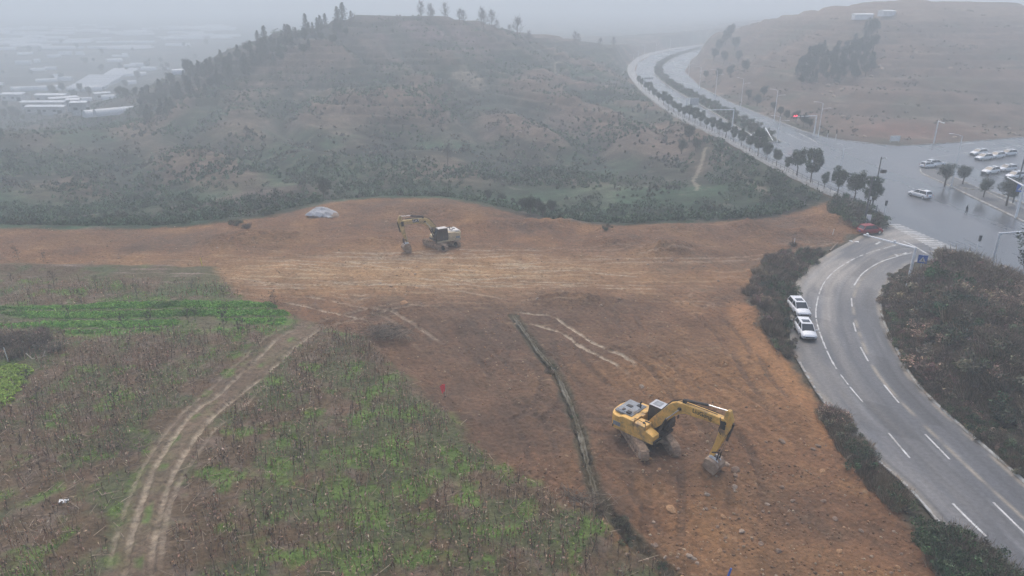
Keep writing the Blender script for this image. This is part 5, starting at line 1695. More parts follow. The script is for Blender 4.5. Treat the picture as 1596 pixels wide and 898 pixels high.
    b = MB(); b.rod(wz((5.86, 0, 3.0)), (5.74, 0, 1.95), .045, n=10); b.build('piston_rod', 'chrome', cyl)
    b = MB()
    for yy in (-.2, .2):
        b.rod((5.72, yy, 1.95), (5.22, yy, 1.75), .05, n=8); b.rod((5.72, yy, 1.95), (5.62, yy, 1.3), .055, n=8)
    b.build('bucket_link', 'black_steel', t)
    # bucket: two cheeks, curved shell, lip with teeth, ears
    sh = [(4.92, 1.28), (5.30, 1.30), (5.68, 1.22), (5.92, .95), (5.92, .62), (5.70, .28), (5.35, .05), (4.95, -.12)]
    b = MB()
    for yy in (-.56, .52):
        b.prism(sh + [(4.80, .1), (4.78, .7)], yy, yy + .04)
    inn = [(p[0] * .985 + 5.1 * .015, p[1] * .94 + .6 * .06) for p in sh]
    b.prism(sh + inn[::-1], -.54, .54)
    bk = b.build('bucket', 'bucket_steel', t)
    b = MB()
    for k in range(5):
        yy = -.46 + k * .23
        b.prism([(5.0, -.16), (4.98, -.06), (4.72, -.20)], yy - .045, yy + .045)
    b.build('bucket_teeth', 'black_steel', bk)
    b = MB()
    for yy in (-.2, .2):
        b.prism([(5.0, 1.2), (5.05, 1.45), (5.2, 1.5), (5.6, 1.42), (5.75, 1.15)], yy - .03, yy + .03)
    b.build('bucket_ears', P['ears'], bk)
    # lettering on the boom
    me = text_mesh(P['text'], P['tsize'], .006, P['tcol'])
    o = link('lettering', me, boom)
    if P['side'] < 0:
        o.location = (3.45, -.24, 4.20); o.rotation_euler = (R(90), 0, R(-1.5))
    else:
        pl = MB(); pl.prism([(3.3, 4.10), (3.45, 4.60), (4.4, 4.62), (4.25, 4.12)], .232, .238); pl.build('logo_panel', 'black_steel', boom)
        o.location = (4.3, .245, 4.2); o.rotation_euler = (R(90), 0, R(180))
    return t
near_x = excavator(11.55, 51.15, R(-44), R(-78), 1.14, 'large yellow crawler excavator with grey hood, bucket lowered to the soil in the foreground',
          dict(body='excavator_yellow', hood='grey_paint', boom='excavator_yellow', stick='excavator_yellow', cyl='black_steel', roof='car_silver', roof2='grey_paint', ears='galvanised', idler='pale_stone', text='LiuGong', tsize=.44, tcol='black_steel', side=-1))
far_x = excavator(-11.0, 105.2, R(-150), R(137), 1.1, 'muddy cream and dark yellow crawler excavator working at the far edge of the earthworks',
          dict(body='cream_paint', hood='white_cab_paint', boom='faded_yellow', stick='faded_yellow', cyl='black_steel', roof='white_cab_paint', roof2='white_cab_paint', ears='galvanised', idler='muddy_steel', text='CAT', tsize=.5, tcol='white_paint', side=1))

# ------------------------------------------------------------------ cars
def car(x, y, hd, paint, label, L=4.6, W=1.84, H_=1.62, sunroof=True, group=None, z=RZ + .006, name='parked_car'):
    t = thing(name, label, 'car', (x, y, z), hd, group)
    l = L / 2; w = W / 2; k = H_ / 1.62
    # lower body: rounded sections from tail to nose  (x, half width, bottom, shoulder height)
    S = [(-l, w * .80, .45, .82), (-l + .10, w * .92, .34, .98), (-l + .5, w * .99, .26, 1.02), (-.6, w, .24, 1.02), (.6, w, .24, 1.00), (l - 1.0, w * .99, .25, .98), (l - .35, w * .94, .28, .86), (l - .08, w * .84, .34, .72), (l, w * .70, .42, .62)]
    rings = []
    for (a, hw, z0, z1) in S:
        z0 *= k; z1 *= k
        rings.append([(a, -hw * .9, z0), (a, -hw, z0 + .16), (a, -hw, z1 - .16), (a, -hw * .86, z1 - .02), (a, -hw * .4, z1 + .03), (a, hw * .4, z1 + .03), (a, hw * .86, z1 - .02), (a, hw, z1 - .16), (a, hw, z0 + .16), (a, hw * .9, z0)])
    b = MB(); b.loft(rings); body = b.build('body', paint, t, 0, True)
    # greenhouse
    zt = H_; zb = 1.0 * k
    def ring(a, hw, z_): return [(a, -hw, z_), (a, hw, z_)]
    b = MB()
    cab = [(-l + .12, w * .80, zb - .05), (-l + .42, w * .74, zt - .08), (-l + 1.0, w * .72, zt - .02), (.15, w * .72, zt - .02), (.35, w * .73, zt - .08), (1.12, w * .86, zb - .05)]
    vb = [[b.bm.verts.new(p) for p in ((cab[0][0], -w * .90, zb - .06), (cab[0][0], w * .90, zb - .06))]]
    bot = [(-l + .12, w * .88), (1.15, w * .88)]
    top_ = [(-l + .50, w * .70), (.28, w * .70)]
    v = [b.bm.verts.new(p) for p in ((bot[0][0], -bot[0][1], zb - .04), (bot[1][0], -bot[1][1] * .93, zb - .04), (bot[1][0], bot[1][1] * .93, zb - .04), (bot[0][0], bot[0][1], zb - .04),
                                     (top_[0][0], -top_[0][1], zt - .05), (top_[1][0], -top_[1][1], zt - .05), (top_[1][0], top_[1][1], zt - .05), (top_[0][0], top_[0][1], zt - .05))]
    for f in ((0, 1, 2, 3), (4, 7, 6, 5), (0, 4, 5, 1), (1, 5, 6, 2), (2, 6, 7, 3), (3, 7, 4, 0)): b.bm.faces.new([v[i] for i in f])
    bmesh.ops.delete(b.bm, geom=vb[0], context='VERTS')
    b.build('window_glass', 'glass', t, .04)
    b = MB(); xm = (top_[0][0] + top_[1][0]) / 2; lm = top_[1][0] - top_[0][0]
    b.loft([[(xm - lm / 2 - .12, yy, zt - .10 + zz) for yy, zz in ((-w * .66, 0), (w * .66, 0), (w * .6, .05), (-w * .6, .05))],
            [(xm - lm / 2 + .1, yy, zt - .07 + zz) for yy, zz in ((-w * .74, 0), (w * .74, 0), (w * .66, .07), (-w * .66, .07))],
            [(xm + lm / 2 - .2, yy, zt - .07 + zz) for yy, zz in ((-w * .74, 0), (w * .74, 0), (w * .66, .07), (-w * .66, .07))],
            [(xm + lm / 2 + .06, yy, zt - .10 + zz) for yy, zz in ((-w * .70, 0), (w * .70, 0), (w * .64, .05), (-w * .64, .05))]])
    roof = b.build('roof', paint, t)
    if sunroof:
        b = MB(); b.box((xm + lm * .18, 0, zt + .005), (lm * .42, w * .95, .02)); b.build('sunroof', 'glass', roof)
    for s in (-1, 1):
        for (p_, q_, r_) in (((1.12, s * w * .83, zb - .03), (.26, s * w * .70, zt - .05), .04), ((-l + .16, s * w * .88, zb - .03), (-l + .5, s * w * .70, zt - .05), .07), ((-.35, s * w * .89, zb - .03), (-.4, s * w * .715, zt - .05), .03)):
            MB().rod(p_, q_, r_, n=6).build('pillar', paint, t)
    for sx in (-l + .85, l - .88):
        for s in (-1, 1):
            b = MB(); b.rod((sx, s * (w - .24), .33), (sx, s * (w + .005), .33), .33, n=18); wh = b.build('wheel', 'rubber', t)
            b = MB(); b.rod((sx, s * (w - .1), .33), (sx, s * (w + .012), .33), .21, n=12); b.build('rim', 'chrome', wh)
    for s in (-1, 1):
        b = MB(); b.box((l - .16, s * w * .70, .70 * k), (.22, .36, .13), (0, 0, -s * .4)); b.build('headlight', 'lamp_clear', t, .03)
        b = MB(); b.box((-l + .05, s * w * .78, .86 * k), (.12, .30, .14)); b.build('tail_light', 'lamp_red', t, .02)
        b = MB(); b.box((.78, s * (w + .09), 1.0 * k), (.12, .2, .13)); b.build('wing_mirror', paint, t, .03)
    b = MB(); b.box((l - .03, 0, .56 * k), (.09, w * 1.1, .16)); b.box((l - .06, 0, .36 * k), (.1, w * 1.4, .1)); b.build('grille', 'car_black', t, .02)
    b = MB(); b.box((-l + .02, 0, .62 * k), (.06, .46, .14)); b.build('number_plate', 'blue_paint', t)
    b = MB(); b.box((0, 0, .24), (L * .9, W * .9, .12)); b.build('underbody', 'car_black', t)
    return register(t)
car(34.9, 79.1, R(-93), 'car_white', 'white car with a large dark sunroof, the rear one of the pair at the bend', L=4.3, W=1.75, H_=1.5)
car(33.2, 72.7, R(-97), 'car_white', 'white hatchback with a small sunroof, the front one of the pair at the bend', L=4.1, W=1.72, H_=1.52)
drv = car(80.6, 136.6, R(110), 'car_white', 'white car driving across the wide wet junction', L=4.6, name='moving_car')
x, y = U(1358, 366)
car(x, y + .6, R(14), 'car_red', 'dark red car stopped at the road corner under the utility poles', L=4.1, W=1.7, sunroof=False, name='moving_car')
lot = [(1560, 275, 40), (1553, 268, 40), (1566, 263, 40), (1575, 268, 40), (1587, 262, 40), (1568, 247, 32), (1580, 243, 32), (1590, 237, 32), (1577, 236, 32)]
pc = None
for i, (px, py, hd) in enumerate(lot):
    x, y = U(px, py + 2)
    x, y = [(110.6, 153.6), (108.4, 158.6), (113.8, 161.2), (116.0, 156.2), (121.0, 159.6), (116.8, 174.6), (121.5, 177.0), (126.5, 180.2), (119.5, 181.0)][i]
    lb = ['white car nearest the island trees, at the lower left of the parked group', 'white car at the left end of the nearer row in the parking lot'][i] if i < 2 else ('white car in the nearer row of the parking lot' if i < 5 else 'white car in the farther row of the parking lot')
    gp = None if i < 2 else ('cars in the nearer parking row' if i < 5 else 'cars in the farther parking row')
    if pc is None: pc = car(x, y, R(200), 'car_white', lb, sunroof=True)
    else:
        c_ = clone(pc, (x, y, RZ), R(200 + random.uniform(-6, 6)), lb)
        if gp: c_['group'] = gp
x, y = U(1448, 263); clone(pc, (x, y + .5, .17), R(20), 'white car at the tip of the traffic island, left of the dark round tree', scale=.9)
x, y = U(1462, 262); clone(pc, (x, y + 1.5, .17), R(15), 'white car half hidden behind the dark round island tree')
x, y = U(1177, 216); clone(drv, (x, y, RZ), R(98), 'white car driving away on the left carriageway between the street trees')
x, y = U(1029, 154); clone(drv, (x + 1.5, y + 5, RZ), R(105), 'tiny white car far along the left carriageway near the bend')

# ------------------------------------------------------------------ poles, lamps, signals, signs
def lamp(h=11.0):
    t = thing('street_lamp', '', 'street lamp')
    MB().rod((0, 0, 0), (0, 0, h), .13, .07, 10).build('pole', 'galvanised', t)
    MB().rod((0, 0, 0), (0, 0, .5), .22, .2, 10).build('base', 'galvanised', t)
    for s, dz in ((-1, .0), (1, -1.9)):
        b = MB(); b.tube([(0, 0, h - .1 + dz), (s * .8, 0, h + .25 + dz), (s * 1.7, 0, h + .4 + dz)], .045, 6); ar = b.build('arm', 'galvanised', t)
        MB().box((s * 2.1, 0, h + .4 + dz), (.95, .3, .12)).build('lamp_head', 'white_paint', ar, .03)
    return register(t)
LP = lamp(); first = True
lamps = [((1275, 213), (1282, 161), 'double armed lamp post beside the far traffic signal on the right kerb'), ((1206, 190), (1212, 141), None), ((1154, 169), (1159, 123), None), ((1114.5, 151), (1118, 110), None), ((1090, 138), (1092, 105), None),
         ((1073, 121), (1074, 96), None), ((1211, 222), (1214, 182), 'lamp post at the near end of the planted median'), ((1482, 291), (1499, 212), 'pale lamp mast rising between the island trees'), ((1311, 259), (1315, 226), 'thin pale post standing in the open junction pavement'),
         ((1064, 144), (1066, 128), None), ((986, 112), (985, 86), None), ((994, 100), (993, 80), None), ((1004, 93), (1005, 71), None), ((1022, 86), (1022, 66), None), ((1044, 79), (1044, 61), None)]
for (bs, tp, lb) in lamps:
    x, y = U(*bs)
    Y0 = y; zc0 = Y0 * math.cos(PITCH) + CH * math.sin(PITCH)
    z1 = CH - Y0 * math.tan(elev(tp[1]))
    sc = z1 / 11.0
    o = LP if first else clone(LP)
    first = False
    o.location = (x, y, 0.0); o.scale = (1, 1, sc) if sc > .5 else (.7, .7, sc); o.rotation_euler = (0, 0, R(-12))
    o['label'] = lb or 'hazy double armed lamp post along the distant wide road'
    if lb is None: o['group'] = 'lamp posts along the distant road'
    elif 'group' in o: del o['group']

def signal_head(t, p, hd=0, lit=None, n=3, horiz=False):
    b = MB(); s = (.3, .28, 1.05) if not horiz else (1.15, .28, .36)
    b.box(p, s); h = b.build('signal_head', 'dark_metal', t, .03)
    if hd: pass
    for k in range(3):
        q = (p[0] + (0 if not horiz else (k - 1) * .34), p[1] - .15, p[2] + ((k - 1) * .32 if not horiz else 0))
        b = MB(); b.rod(q, (q[0], q[1] - .04, q[2]), .12, n=12); b.build('signal_lens', 'signal_red' if lit == k else 'signal_off', h)
    return h

def mast(base, end, h, label, heads=(), lit=None, boxes=(), name='traffic_signal', cat='traffic signal', panel=None, r=.19, zb=-.1):
    """pole at base with a horizontal arm towards end; parts are in world axes, root at the pole foot"""
    t = thing(name, label, cat, (base[0], base[1], 0))
    MB().rod((0, 0, zb), (0, 0, h + .15), r * 1.15, r * .85, 10).build('pole', 'galvanised', t)
    d = (end[0] - base[0], end[1] - base[1])
    MB().rod((0, 0, h), (d[0], d[1], h + .1), r * .8, r * .5, 8).build('arm', 'galvanised', t)
    for i, f in enumerate(heads):
        signal_head(t, (d[0] * f, d[1] * f - .22, h), lit=(lit if i >= len(heads) - 2 else None), horiz=False)
    for f in boxes:
        MB().box((d[0] * f, d[1] * f, h + .2), (.3, .3, .35)).build('camera_box', 'white_paint', t, .03)
    if panel:
        f, w_, hh = panel
        MB().box((d[0] * f, d[1] * f - .12, h - hh / 2 + .1), (w_, .06, hh)).build('sign_panel', 'car_silver', t, .01)
    return t
def P6(px, py, z): return U(px, py, z)
mast(P6(1427, 387, 6.0), P6(1346, 367, 6.0), 6.0, 'long white signal arm reaching over the mouth of the side road toward the red car', heads=(), boxes=(.93, .4))
mast(P6(1558, 364, 6.2), (78.5, 94.0), 6.2, 'white signal mast beside the large dark tree, arm reaching right over the wide road', heads=(.42,), boxes=(.36,))
mast(U(1268, 212), P6(1238, 182, 6.0), 5.9, 'far white signal mast whose red light glows through the mist', heads=(.55, .74, .93, 1.02), lit=2)
mast(P6(1144, 171, 6.2), P6(1103, 172, 6.2), 6.2, 'white overhead mast with a long arm above the median planting', boxes=(.5,), name='camera_mast', cat='mast')
mast(P6(1071, 153.5, 6.0), P6(1089, 153.5, 6.0), 6.0, 'gantry carrying a square sign panel above the distant carriageway', panel=(.65, 3.0, 2.4), name='sign_gantry', cat='sign')
mast((U(1190, 226)[0], U(1190, 226)[1]), P6(1205, 216, 5.2), 4.6, 'short white mast with an arm beside the car among the street trees', boxes=(.8,), name='camera_mast', cat='mast')
mast(P6(1596, 290, 5.8), P6(1570, 277, 5.8), 5.8, 'white mast with a blue sign at the right frame edge above the island', name='camera_mast', cat='mast', zb=0)
mast(U(1455, 224), P6(1470, 200, 5.0), 6.2, 'white camera post on the far verge right of the white board', boxes=(.9,), name='camera_mast', cat='mast', r=.16)
mast(P6(1004, 121, 5.6), P6(1018, 121, 5.6), 5.6, 'faint gantry frame over the left carriageway at the distant bend', name='sign_gantry', cat='sign', panel=(.5, 4.5, .9))

def post(px0, py0, h, r, m, label, name='utility_pole', cat='pole', lean=(0, 0), cap=None, z=None):
    x, y = U(px0, py0)
    t = thing(name, label, cat, (x, y, hz(x, y) - .2 if z is None else z))
    b = MB(); b.rod((0, 0, 0), (lean[0], lean[1], h), r, r * .7, 10); b.build('pole', m, t)
    if cap: cap(t, h)
    return t
def cap_a(t, h):
    MB().box((.0, 0, h - .6), (1.3, .1, .1)).build('crossarm', 'pole_concrete', t)
    for s in (-.55, 0, .55): MB().rod((s, 0, h - .55), (s, 0, h - .3), .05, n=8).build('insulator', 'white_paint', t)
    MB().box((.25, -.15, h - 3.6), (.3, .25, .5)).build('junction_box', 'white_paint', t)
def cap_b(t, h):
    MB().box((.85, 0, h - 2.6), (.9, .5, .6)).build('camera_cabinet', 'dark_metal', t, .03)
    MB().rod((0, 0, h - 2.5), (.5, 0, h - 2.5), .05, n=6).build('bracket', 'dark_metal', t)
    MB().rod((0, 0, h - .4), (.7, 0, h - .1), .04, n=6).build('arm', 'dark_metal', t)
    MB().sphere((.8, 0, h - .25), (.16, .16, .14), 2).build('camera_dome', 'white_paint', t, smooth_=True)
post(1346, 352, 8.6, .17, 'pole_concrete', 'dark concrete utility pole with crossarm left of the nearest street tree', cap=cap_a)
post(1358, 329, 10.3, .14, 'pole_concrete', 'tall dark pole with a side cabinet and dome camera above the nearest street tree', cap=cap_b)
post(1363, 343, 3.0, .12, 'pole_concrete', 'short dark stub pole beside the road corner bushes')
post(1578, 318, 11.5, .15, 'pole_concrete', 'dark slender pole in front of the parking lot at the right edge')
def ped(px, py, label, h=2.6):
    x, y = U(px, py)
    t = thing('pedestrian_signal', label, 'signal', (x, y, 0.02))
    MB().rod((0, 0, 0), (0, 0, h), .07, n=8).build('pole', 'galvanised', t)
    MB().box((0, -.05, h + .45), (.34, .25, .9)).build('signal_head', 'dark_metal', t, .03)
ped(1376, 343, 'pedestrian signal at the left end of the zebra crossing')
ped(1521, 398, 'pedestrian signal standing near the signal mast beside the mound', 2.2)
ped(1289, 218, 'left one of two short pedestrian signal posts on the far kerb', 1.9)
ped(1302, 219, 'right one of two short pedestrian signal posts on the far kerb', 1.9)

def blue_sign(x, y, h, s, label, pole_m='galvanised'):
    t = thing('road_sign', label, 'sign', (x, y, 0), R(-25))
    MB().rod((0, 0, 0), (0, 0, h + s / 2), .06, n=8).build('pole', pole_m, t)
    MB().box((0, -.07, h), (s, .04, s)).build('sign_plate', 'blue_paint', t, .01)
    b = MB(); k = s / 2
    b.prism([(-k * .72, h - k * .62), (k * .72, h - k * .62), (0, h + k * .68)], -.098, -.094); tri = b.build('sign_triangle', 'white_paint', t)
    b = MB(); b.sphere((.02, -.10, h + k * .18), (k * .10, .004, k * .10), 1)
    b.prism([(-.03 * s, h + k * .08), (.05 * s, h + k * .08), (.04 * s, h - k * .18), (.12 * s, h - k * .5), (.06 * s, h - k * .5), (0, h - k * .26), (-.1 * s, h - k * .5), (-.15 * s, h - k * .5), (-.03 * s, h - k * .14)], -.103, -.099)
    b.build('walking_figure', 'dark_metal', tri)
sx_, sy_ = P6(1438, 404, 2.9)
blue_sign(sx_, sy_, 2.9, 1.15, 'blue square pedestrian crossing sign between the signal mast and the mound')
sx_, sy_ = P6(1592, 293, 3.9)
blue_sign(sx_, sy_, 3.9, 1.5, 'blue sign on the mast at the right frame edge near the parking lot')

def board(px, py, w_, h, m, label, legs=.5, name='notice_board', rz=0, th=.15):
    x, y = U(px, py)
    t = thing(name, label, 'board', (x, y, hz(x, y)), rz)
    MB().box((0, 0, legs + h / 2), (w_, th, h)).build('panel', m, t, .02)
    b = MB()
    for s in (-1, 1): b.rod((s * w_ * .4, .05, 0), (s * w_ * .4, .05, legs + .3), .05, n=6)
    b.build('legs', 'galvanised', t)
board(1394, 223, 2.8, 1.5, 'white_paint', 'plain white board on the far verge of the junction', .35)
board(1351, 356, .75, 1.9, 'white_paint', 'narrow upright white board at the foot of the utility poles', .6, rz=R(-20))

# railing along the pavement
def railing(line, label, h=1.05, n_post=70, name='railing', m='dark_metal', r=.045):
    ln = resample(line, n_post)
    t = thing(name, label, 'railing', (ln[0][0], ln[0][1], .15))
    o0 = ln[0]
    b = MB()
    for i in range(len(ln) - 1):
        for hh in (h, h * .55):
            b.rod((ln[i][0] - o0[0], ln[i][1] - o0[1], hh), (ln[i + 1][0] - o0[0], ln[i + 1][1] - o0[1], hh), r * .8, n=4, cap=False)
    b.build('rail', m, t)
    pm = None
    for p in ln:
        if pm is None:
            pm = MB().rod((0, 0, 0), (0, 0, h), r, n=6).build('post', m, t)
            pm.location = (0, 0, 0)
        else:
            o = pm.copy(); COL.objects.link(o); o.parent = t; o.location = (p[0] - o0[0], p[1] - o0[1], 0)
fl = [U(px, outer_y(px) - 3.6) for px in (1378, 1345, 1305, 1255, 1180, 1135, 1090, 1057, 1035)]
railing(fl, 'dark guard railing between the pavement and the row of street trees')
fl = [U(px, outer_y(px) - .7) for px in (1378, 1345, 1318)]
# low concrete parapet on the outer edge
pw = resample([p for p in wo_r if 110 < p[1] < 420], 90)
par = curb('parapet_wall', offset(pw, .12), .28, -.7, .62, 'concrete')
par['label'] = 'long low pale concrete parapet along the outer edge of the pavement'; par['category'] = 'wall'

# stakes, flags, small things
def stake(px, py, h, r, m, lean, label, name='survey_stake', cat='stake'):
    x, y = U(px, py)
    o = MB().rod((0, 0, -.1), (lean[0], lean[1], h), r, r * .8, 7).build(name, m, None, label=label, cat=cat); o.location = (x, y, hz(x, y))
    return o
stake(315.5, 416, 1.25, .075, 'yellow_paint', (-.1, 0), 'short yellow post at the corner between the crops and the stripped earth')
stake(1237, 384, 1.3, .06, 'white_paint', (.05, .1), 'leaning white stake beside a dark one on the right of the upper earthworks')
stake(1234, 383, 1.4, .05, 'dark_metal', (.02, 0), 'dark stake right against the leaning white one')
stake(1297, 369, .95, .06, 'white_paint', (.1, 0), 'small white stake near the site entrance')
stake(14, 568, 1.6, .045, 'white_paint', (-.05, 0), 'upright white post above the cabbage bed')
stake(1133, 903, .7, .08, 'blue_paint', (.22, .1), 'bright blue pipe end poking up at the bottom edge of the photo', 'blue_pipe', 'pipe')
b = MB(); b.tube([(-1.1, .35, .55), (-.35, -.05, .15), (-.2, -.1, .12), (.75, .1, .3), (1.0, .3, .85)], .045, 6); b.rod((.75, .1, .3), (1.15, .0, .45), .03, n=5); b.rod((-.2, -.1, .12), (.1, .1, .5), .02, n=5)
x, y = U(57, 566); o = b.build('fallen_branch', 'wood_pale', None, label='bleached white forked branch lying beside the thicket above the cabbages', cat='branch'); o.location = (x, y, hz(x, y))
x, y = U(694, 617)
t = thing('marker_flag', 'bright red cloth flag on a thin stick at the edge of the dead crop', 'flag', (x, y, hz(x, y)))
MB().rod((0, 0, -.2), (.05, 0, 1.15), .02, n=6).build('stick', 'wood_pale', t)
b = MB(); b.loft([[(-.02, 0, 1.25), (.02, .02, 1.25), (.05, .02, .55), (.0, 0, .5)], [(-.28, .05, 1.2), (-.26, .09, 1.2), (-.10, .1, .42), (-.14, .06, .4)], [(-.48, -.04, 1.05), (-.46, 0, 1.05), (-.24, .02, .25), (-.28, -.02, .25)]]); b.build('cloth', 'red_cloth', t)

# heap under a pale tarpaulin
def tarp():
    x, y = U(502, 337)
    t = thing('covered_heap', 'low heap on the brow covered by a crumpled pale grey tarpaulin', 'heap', (x, y, hz(x, y) - .5))
    g = np.random.default_rng(5); n = 34
    u, v = np.meshgrid(np.linspace(-1, 1, n), np.linspace(-1, 1, n), indexing='ij')
    zz = 1.25 * np.clip(1 - np.abs(u) ** 2.2, 0, 1) * np.clip(1 - np.abs(v) ** 1.8, 0, 1) ** .8 + .40 + .75 * np.abs(fbm(u, v, .7, 4, 5)) - .25 * u
    co = np.stack([u * 2.9 + .2 * v + .25 * fbm(u, v, .6, 2, 8), v * 2.1, zz], -1).reshape(-1, 3)
    i = (np.arange(n - 1)[:, None] * n + np.arange(n - 1)[None]).ravel()
    link('tarpaulin', raw_mesh('tarpaulin', co, np.stack([i, i + n, i + n + 1, i + 1], 1), 4, None, 'tarp', True), t)
    b = MB(); bmesh.ops.create_icosphere(b.bm, subdivisions=3, radius=1)
    for w_ in b.bm.verts: w_.co = Vector((w_.co.x * 3.7 + .3, w_.co.y * 2.4, w_.co.z * .8 + random.uniform(-.1, .1)))
    b.build('rubble', 'stone', t)
    t.scale = (.82, .82, .9)
tarp()

# pieces of litter
for (px, py, m, lb) in [(100, 790, 'red_cloth', None)]:
    x, y = U(100, 789)
    o = MB().box((0, 0, .08), (.5, .3, .1), (.2, .3, .4)).sphere((.25, .1, .1), (.2, .14, .09), 1, .3).build('litter', 'white_paint', None, label='crumpled pale scrap of plastic on bare soil near the lower left', cat='litter'); o.location = (x, y, hz(x, y))
x, y = U(1328, 376)
o = MB().box((0, 0, .12), (.9, .5, .12), (.1, .2, .5)).box((.5, -.4, .12), (.7, .4, .1), (.2, -.1, -.3)).build('litter', 'white_paint', None, label='pale broken boards lying at the site entrance by the side road', cat='litter'); o.location = (x, y, hz(x, y))
x, y = U(1300, 386)
o = MB().rod((-2.6, -.9, .35), (2.4, .9, .3), .13, .1, 8).build('log', 'stone', None, label='long tan log lying along the edge of the site entrance', cat='log'); o.location = (x, y, hz(x, y)); o.rotation_euler = (0, 0, R(35))

# pedestrian on the junction
def person(x, y):
    me = bpy.data.meshes.new('person')
    V = [(0, 0, .95), (0, 0, 1.2), (0, 0, 1.42), (0, 0, 1.52), (0, -.02, 1.62), (0, -.02, 1.70),
         (-.2, 0, 1.42), (-.25, .02, 1.14), (-.23, -.08, .9), (.2, 0, 1.42), (.25, .02, 1.14), (.23, -.08, .9),
         (-.1, 0, .88), (-.11, -.08, .48), (-.11, .02, .08), (-.11, -.13, .03), (.1, 0, .88), (.11, .06, .48), (.11, .18, .1), (.11, .06, .04)]
    E_ = [(0, 1), (1, 2), (2, 3), (3, 4), (4, 5), (2, 6), (6, 7), (7, 8), (2, 9), (9, 10), (10, 11), (0, 12), (12, 13), (13, 14), (14, 15), (0, 16), (16, 17), (17, 18), (18, 19)]
    Rr = [.15, .15, .15, .06, .09, .085, .065, .05, .04, .065, .05, .04, .095, .07, .05, .04, .095, .07, .05, .04]
    me.from_pydata(V, E_, [])
    o = link('person', me, None, 'person in dark clothes walking across the wet junction right of the white car', 'person')
    me.materials.append(MATS['cloth_dark'])
    sk = o.modifiers.new('skin', 'SKIN'); sv = me.skin_vertices[0].data
    for i, r in enumerate(Rr): sv[i].radius = (r, r * .8)
    sv[0].use_root = True
    sb = o.modifiers.new('sub', 'SUBSURF'); sb.levels = 1; sb.render_levels = 1
    dg = bpy.context.evaluated_depsgraph_get(); dg.update()
    m2 = bpy.data.meshes.new_from_object(o.evaluated_get(dg)); o.modifiers.clear(); o.data = m2
    m2.materials.clear(); m2.materials.append(MATS['cloth_dark'])
    o.location = (x, y, RZ); o.rotation_euler = (0, 0, R(100))
    MB().sphere((0, -.03, 1.69), (.085, .1, .115), 2).build('head', 'skin', o, smooth_=True)
    MB().sphere((0, .0, 1.73), (.1, .11, .1), 2).build('hair', 'hair', o, smooth_=True)
x, y = U(1505, 335)
person(x, y)

# ------------------------------------------------------------------ sheds and polytunnels on the plain, left
def tunnel_proto():
    t = thing('greenhouse', '', 'greenhouse')
    n = 10; ring = []
    b = MB(); rings = []
    for xx in (-.5, .5):
        rings.append([(xx, .5 * math.cos(math.pi * k / n), .5 * math.sin(math.pi * k / n)) for k in range(n + 1)])
    b.loft(rings); b.build('film_cover', 'plastic_film', t)
    b = MB(); b.box((.505, 0, .2), (.01, .3, .4)); b.build('door', 'wall_pale', t)
    return register(t)
TN = tunnel_proto(); tfirst = True
def tunnel(px, py, Lm, Wm, Hm, rz, label, group):
    global tfirst
    p = ground_at(px, py, 300)
    if p is None: return
    o = TN if tfirst else clone(TN); tfirst = False
    o.location = (p[0], p[1], p[2] - .3); o.rotation_euler = (0, 0, R(rz)); o.scale = (Lm, Wm, Hm * 2)
    o['label'] = label; o['group'] = group
for k in range(8):
    py = 143.5 - k * 3.0
    tunnel(134 + k * 4.6, py, 25 + k * .6, 5.0, 3.4, 3, 'long pale greenhouse in the stacked block on the plain', 'greenhouses of the large block')
for k in range(4):
    tunnel(186 + k * 4, 119 - k * 2.4, 22, 6.5, 3.2, 3, 'pale greenhouse in the smaller group behind the large block', 'greenhouses behind the large block')
for k in range(2):
    tunnel(170 + k * 17, 181 - k * 1.0, 21, 5.5, 3.2, 48, 'bright round roofed tunnel of the pair just beyond the near ridge', 'pair of tunnels beyond the ridge')
gtn = random.Random(4)
for k in range(84):
    px = gtn.uniform(-10, 350); py = gtn.uniform(40, 82)
    if py > 78 - max(0, px - 250) * .16: continue
    tunnel(px, py, gtn.uniform(22, 52), gtn.uniform(5, 9), 3.2, gtn.uniform(2, 14), 'distant pale strip of greenhouse fading into the mist', 'distant greenhouses in the mist')
for (px, py, L_) in [(80, 109, 9), (92, 122, 8), (195, 87, 5), (206, 131, 6), (258, 109, 6), (278, 116, 6), (170, 155, 8), (135, 159, 7)]:
    tunnel(px, py, L_, 5, 3, 30, 'small bright roofed shed dotted about the plain', 'small bright sheds on the plain')

for k in range(34):
    px = gtn.uniform(-5, 250); py = gtn.uniform(84, 152)
    if py > 150 - max(0, px - 190) * .55 or (120 < px < 200 and 118 < py < 150): continue
    tunnel(px, py, gtn.uniform(5, 16), gtn.uniform(4, 7), gtn.uniform(2.5, 4), gtn.uniform(-10, 50), 'low hazy pale roof scattered over the plain', 'low pale roofs over the plain')

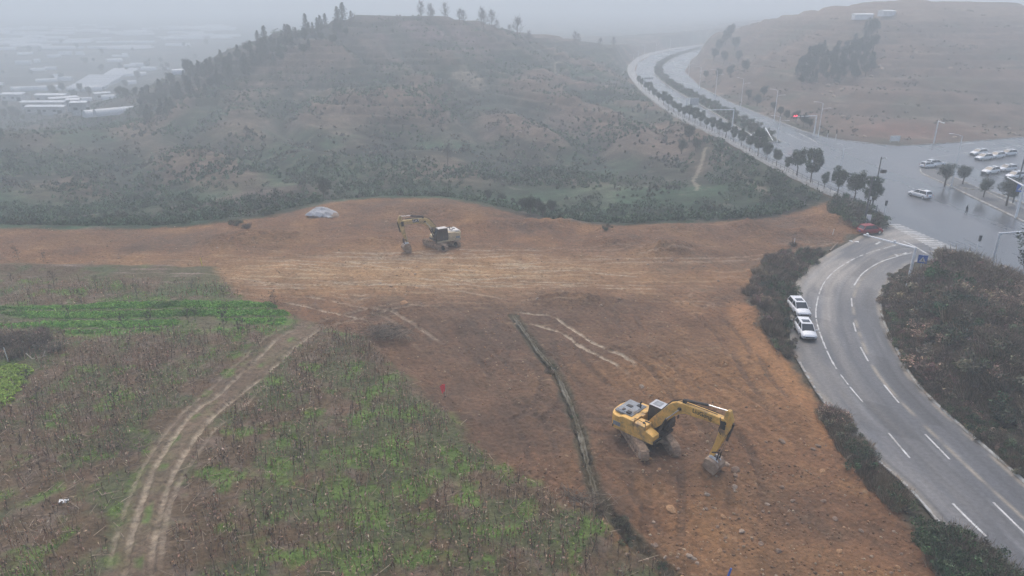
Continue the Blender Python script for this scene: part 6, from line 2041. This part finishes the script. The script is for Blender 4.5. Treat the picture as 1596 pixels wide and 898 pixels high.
def shed(px, py, Lm, Wm, h, rz, label):
    p = ground_at(px, py, 300)
    if p is None: return
    t = thing('warehouse', label, 'warehouse', (p[0], p[1], p[2] - .5), R(rz))
    MB().box((0, 0, h / 2), (Lm, Wm, h)).build('wall', 'wall_pale', t)
    b = MB()
    b.loft([[(sx * (Lm / 2 + .4), -Wm / 2 - .4, h), (sx * (Lm / 2 + .4), 0, h + Wm * .13), (sx * (Lm / 2 + .4), Wm / 2 + .4, h), (sx * (Lm / 2 + .4), Wm / 2 + .4, h + .2), (sx * (Lm / 2 + .4), 0, h + Wm * .13 + .2), (sx * (Lm / 2 + .4), -Wm / 2 - .4, h + .2)] for sx in (-1, 1)])
    b.build('roof', 'roof_sheet', t)
    for k in range(max(2, int(Lm / 6))):
        b = MB(); b.box((-Lm / 2 + 2 + k * 5.6, -Wm / 2 - .02, h * .55), (1.8, .08, 1.2)); b.build('window', 'glass', t)
    MB().box((Lm * .3, -Wm / 2 - .03, 1.4), (2.6, .1, 2.8)).build('door', 'dark_metal', t)
shed(26, 157, 14, 8, 4.5, 0, 'leftmost pale roofed warehouse of the compound on the plain')
shed(84, 158, 19, 7, 4.5, 2, 'pale roofed warehouse at the back of the compound')
shed(72, 171, 26, 6, 4.5, 1, 'long pale roofed warehouse across the middle of the compound')
shed(100, 164, 16, 6, 4.5, 50, 'diagonal pale roofed warehouse at the right end of the compound')
shed(60, 178, 10, 6, 4.5, 0, 'short pale warehouse at the front left of the compound')
shed(88, 177.5, 13, 6, 4.5, 0, 'short pale warehouse at the front right of the compound')
shed(160, 154, 9, 5, 4, 45, 'small pale roofed building right of the compound')
shed(118, 172, 6, 6, 6, 20, 'grey block house beside the compound')
shed(128, 178, 7, 5, 6, 10, 'grey block house nearer the ridge')
for (px, py, L_, rz, lb) in [(1343, 27, 10, 0, 'long low white shed on the crest of the brown hill'), (1380, 25, 9, 25, 'white shed set at an angle on the crest of the brown hill')]:
    p = ground_at(px, py + 6, 300)
    if p is None: continue
    t = thing('hill_shed', lb, 'shed', (p[0], p[1], p[2]), R(rz))
    MB().box((0, 0, 1.3), (L_, 4, 2.6)).build('wall', 'white_paint', t)
    MB().prism([(-2.3, 2.6), (2.3, 2.6), (2.3, 2.75), (0, 3.3), (-2.3, 2.75)], -L_ / 2 - .3, L_ / 2 + .3, 'x').build('roof', 'white_paint', t)
# grave mounds / pale rocks on the slopes
for (px, py) in [(1304, 131), (1312, 142), (1296, 145), (1300, 151), (1284, 148), (1315, 184), (1370, 107), (1374, 112), (1358, 121), (1482, 108), (1362, 105), (1290, 135), (1348, 214), (1488, 215), (1533, 207), (1572, 202), (810, 208), (806, 203), (664, 164), (1133, 233), (1580, 210)]:
    p = ground_at(px, py, 130)
    if p is None: continue
    rock(0, 0, .9 if py > 200 else 1.3, 'pale_stone', 'pale rock showing on the hazy hill slope', 'pale rocks on the hazy slopes', (p[0], p[1]))
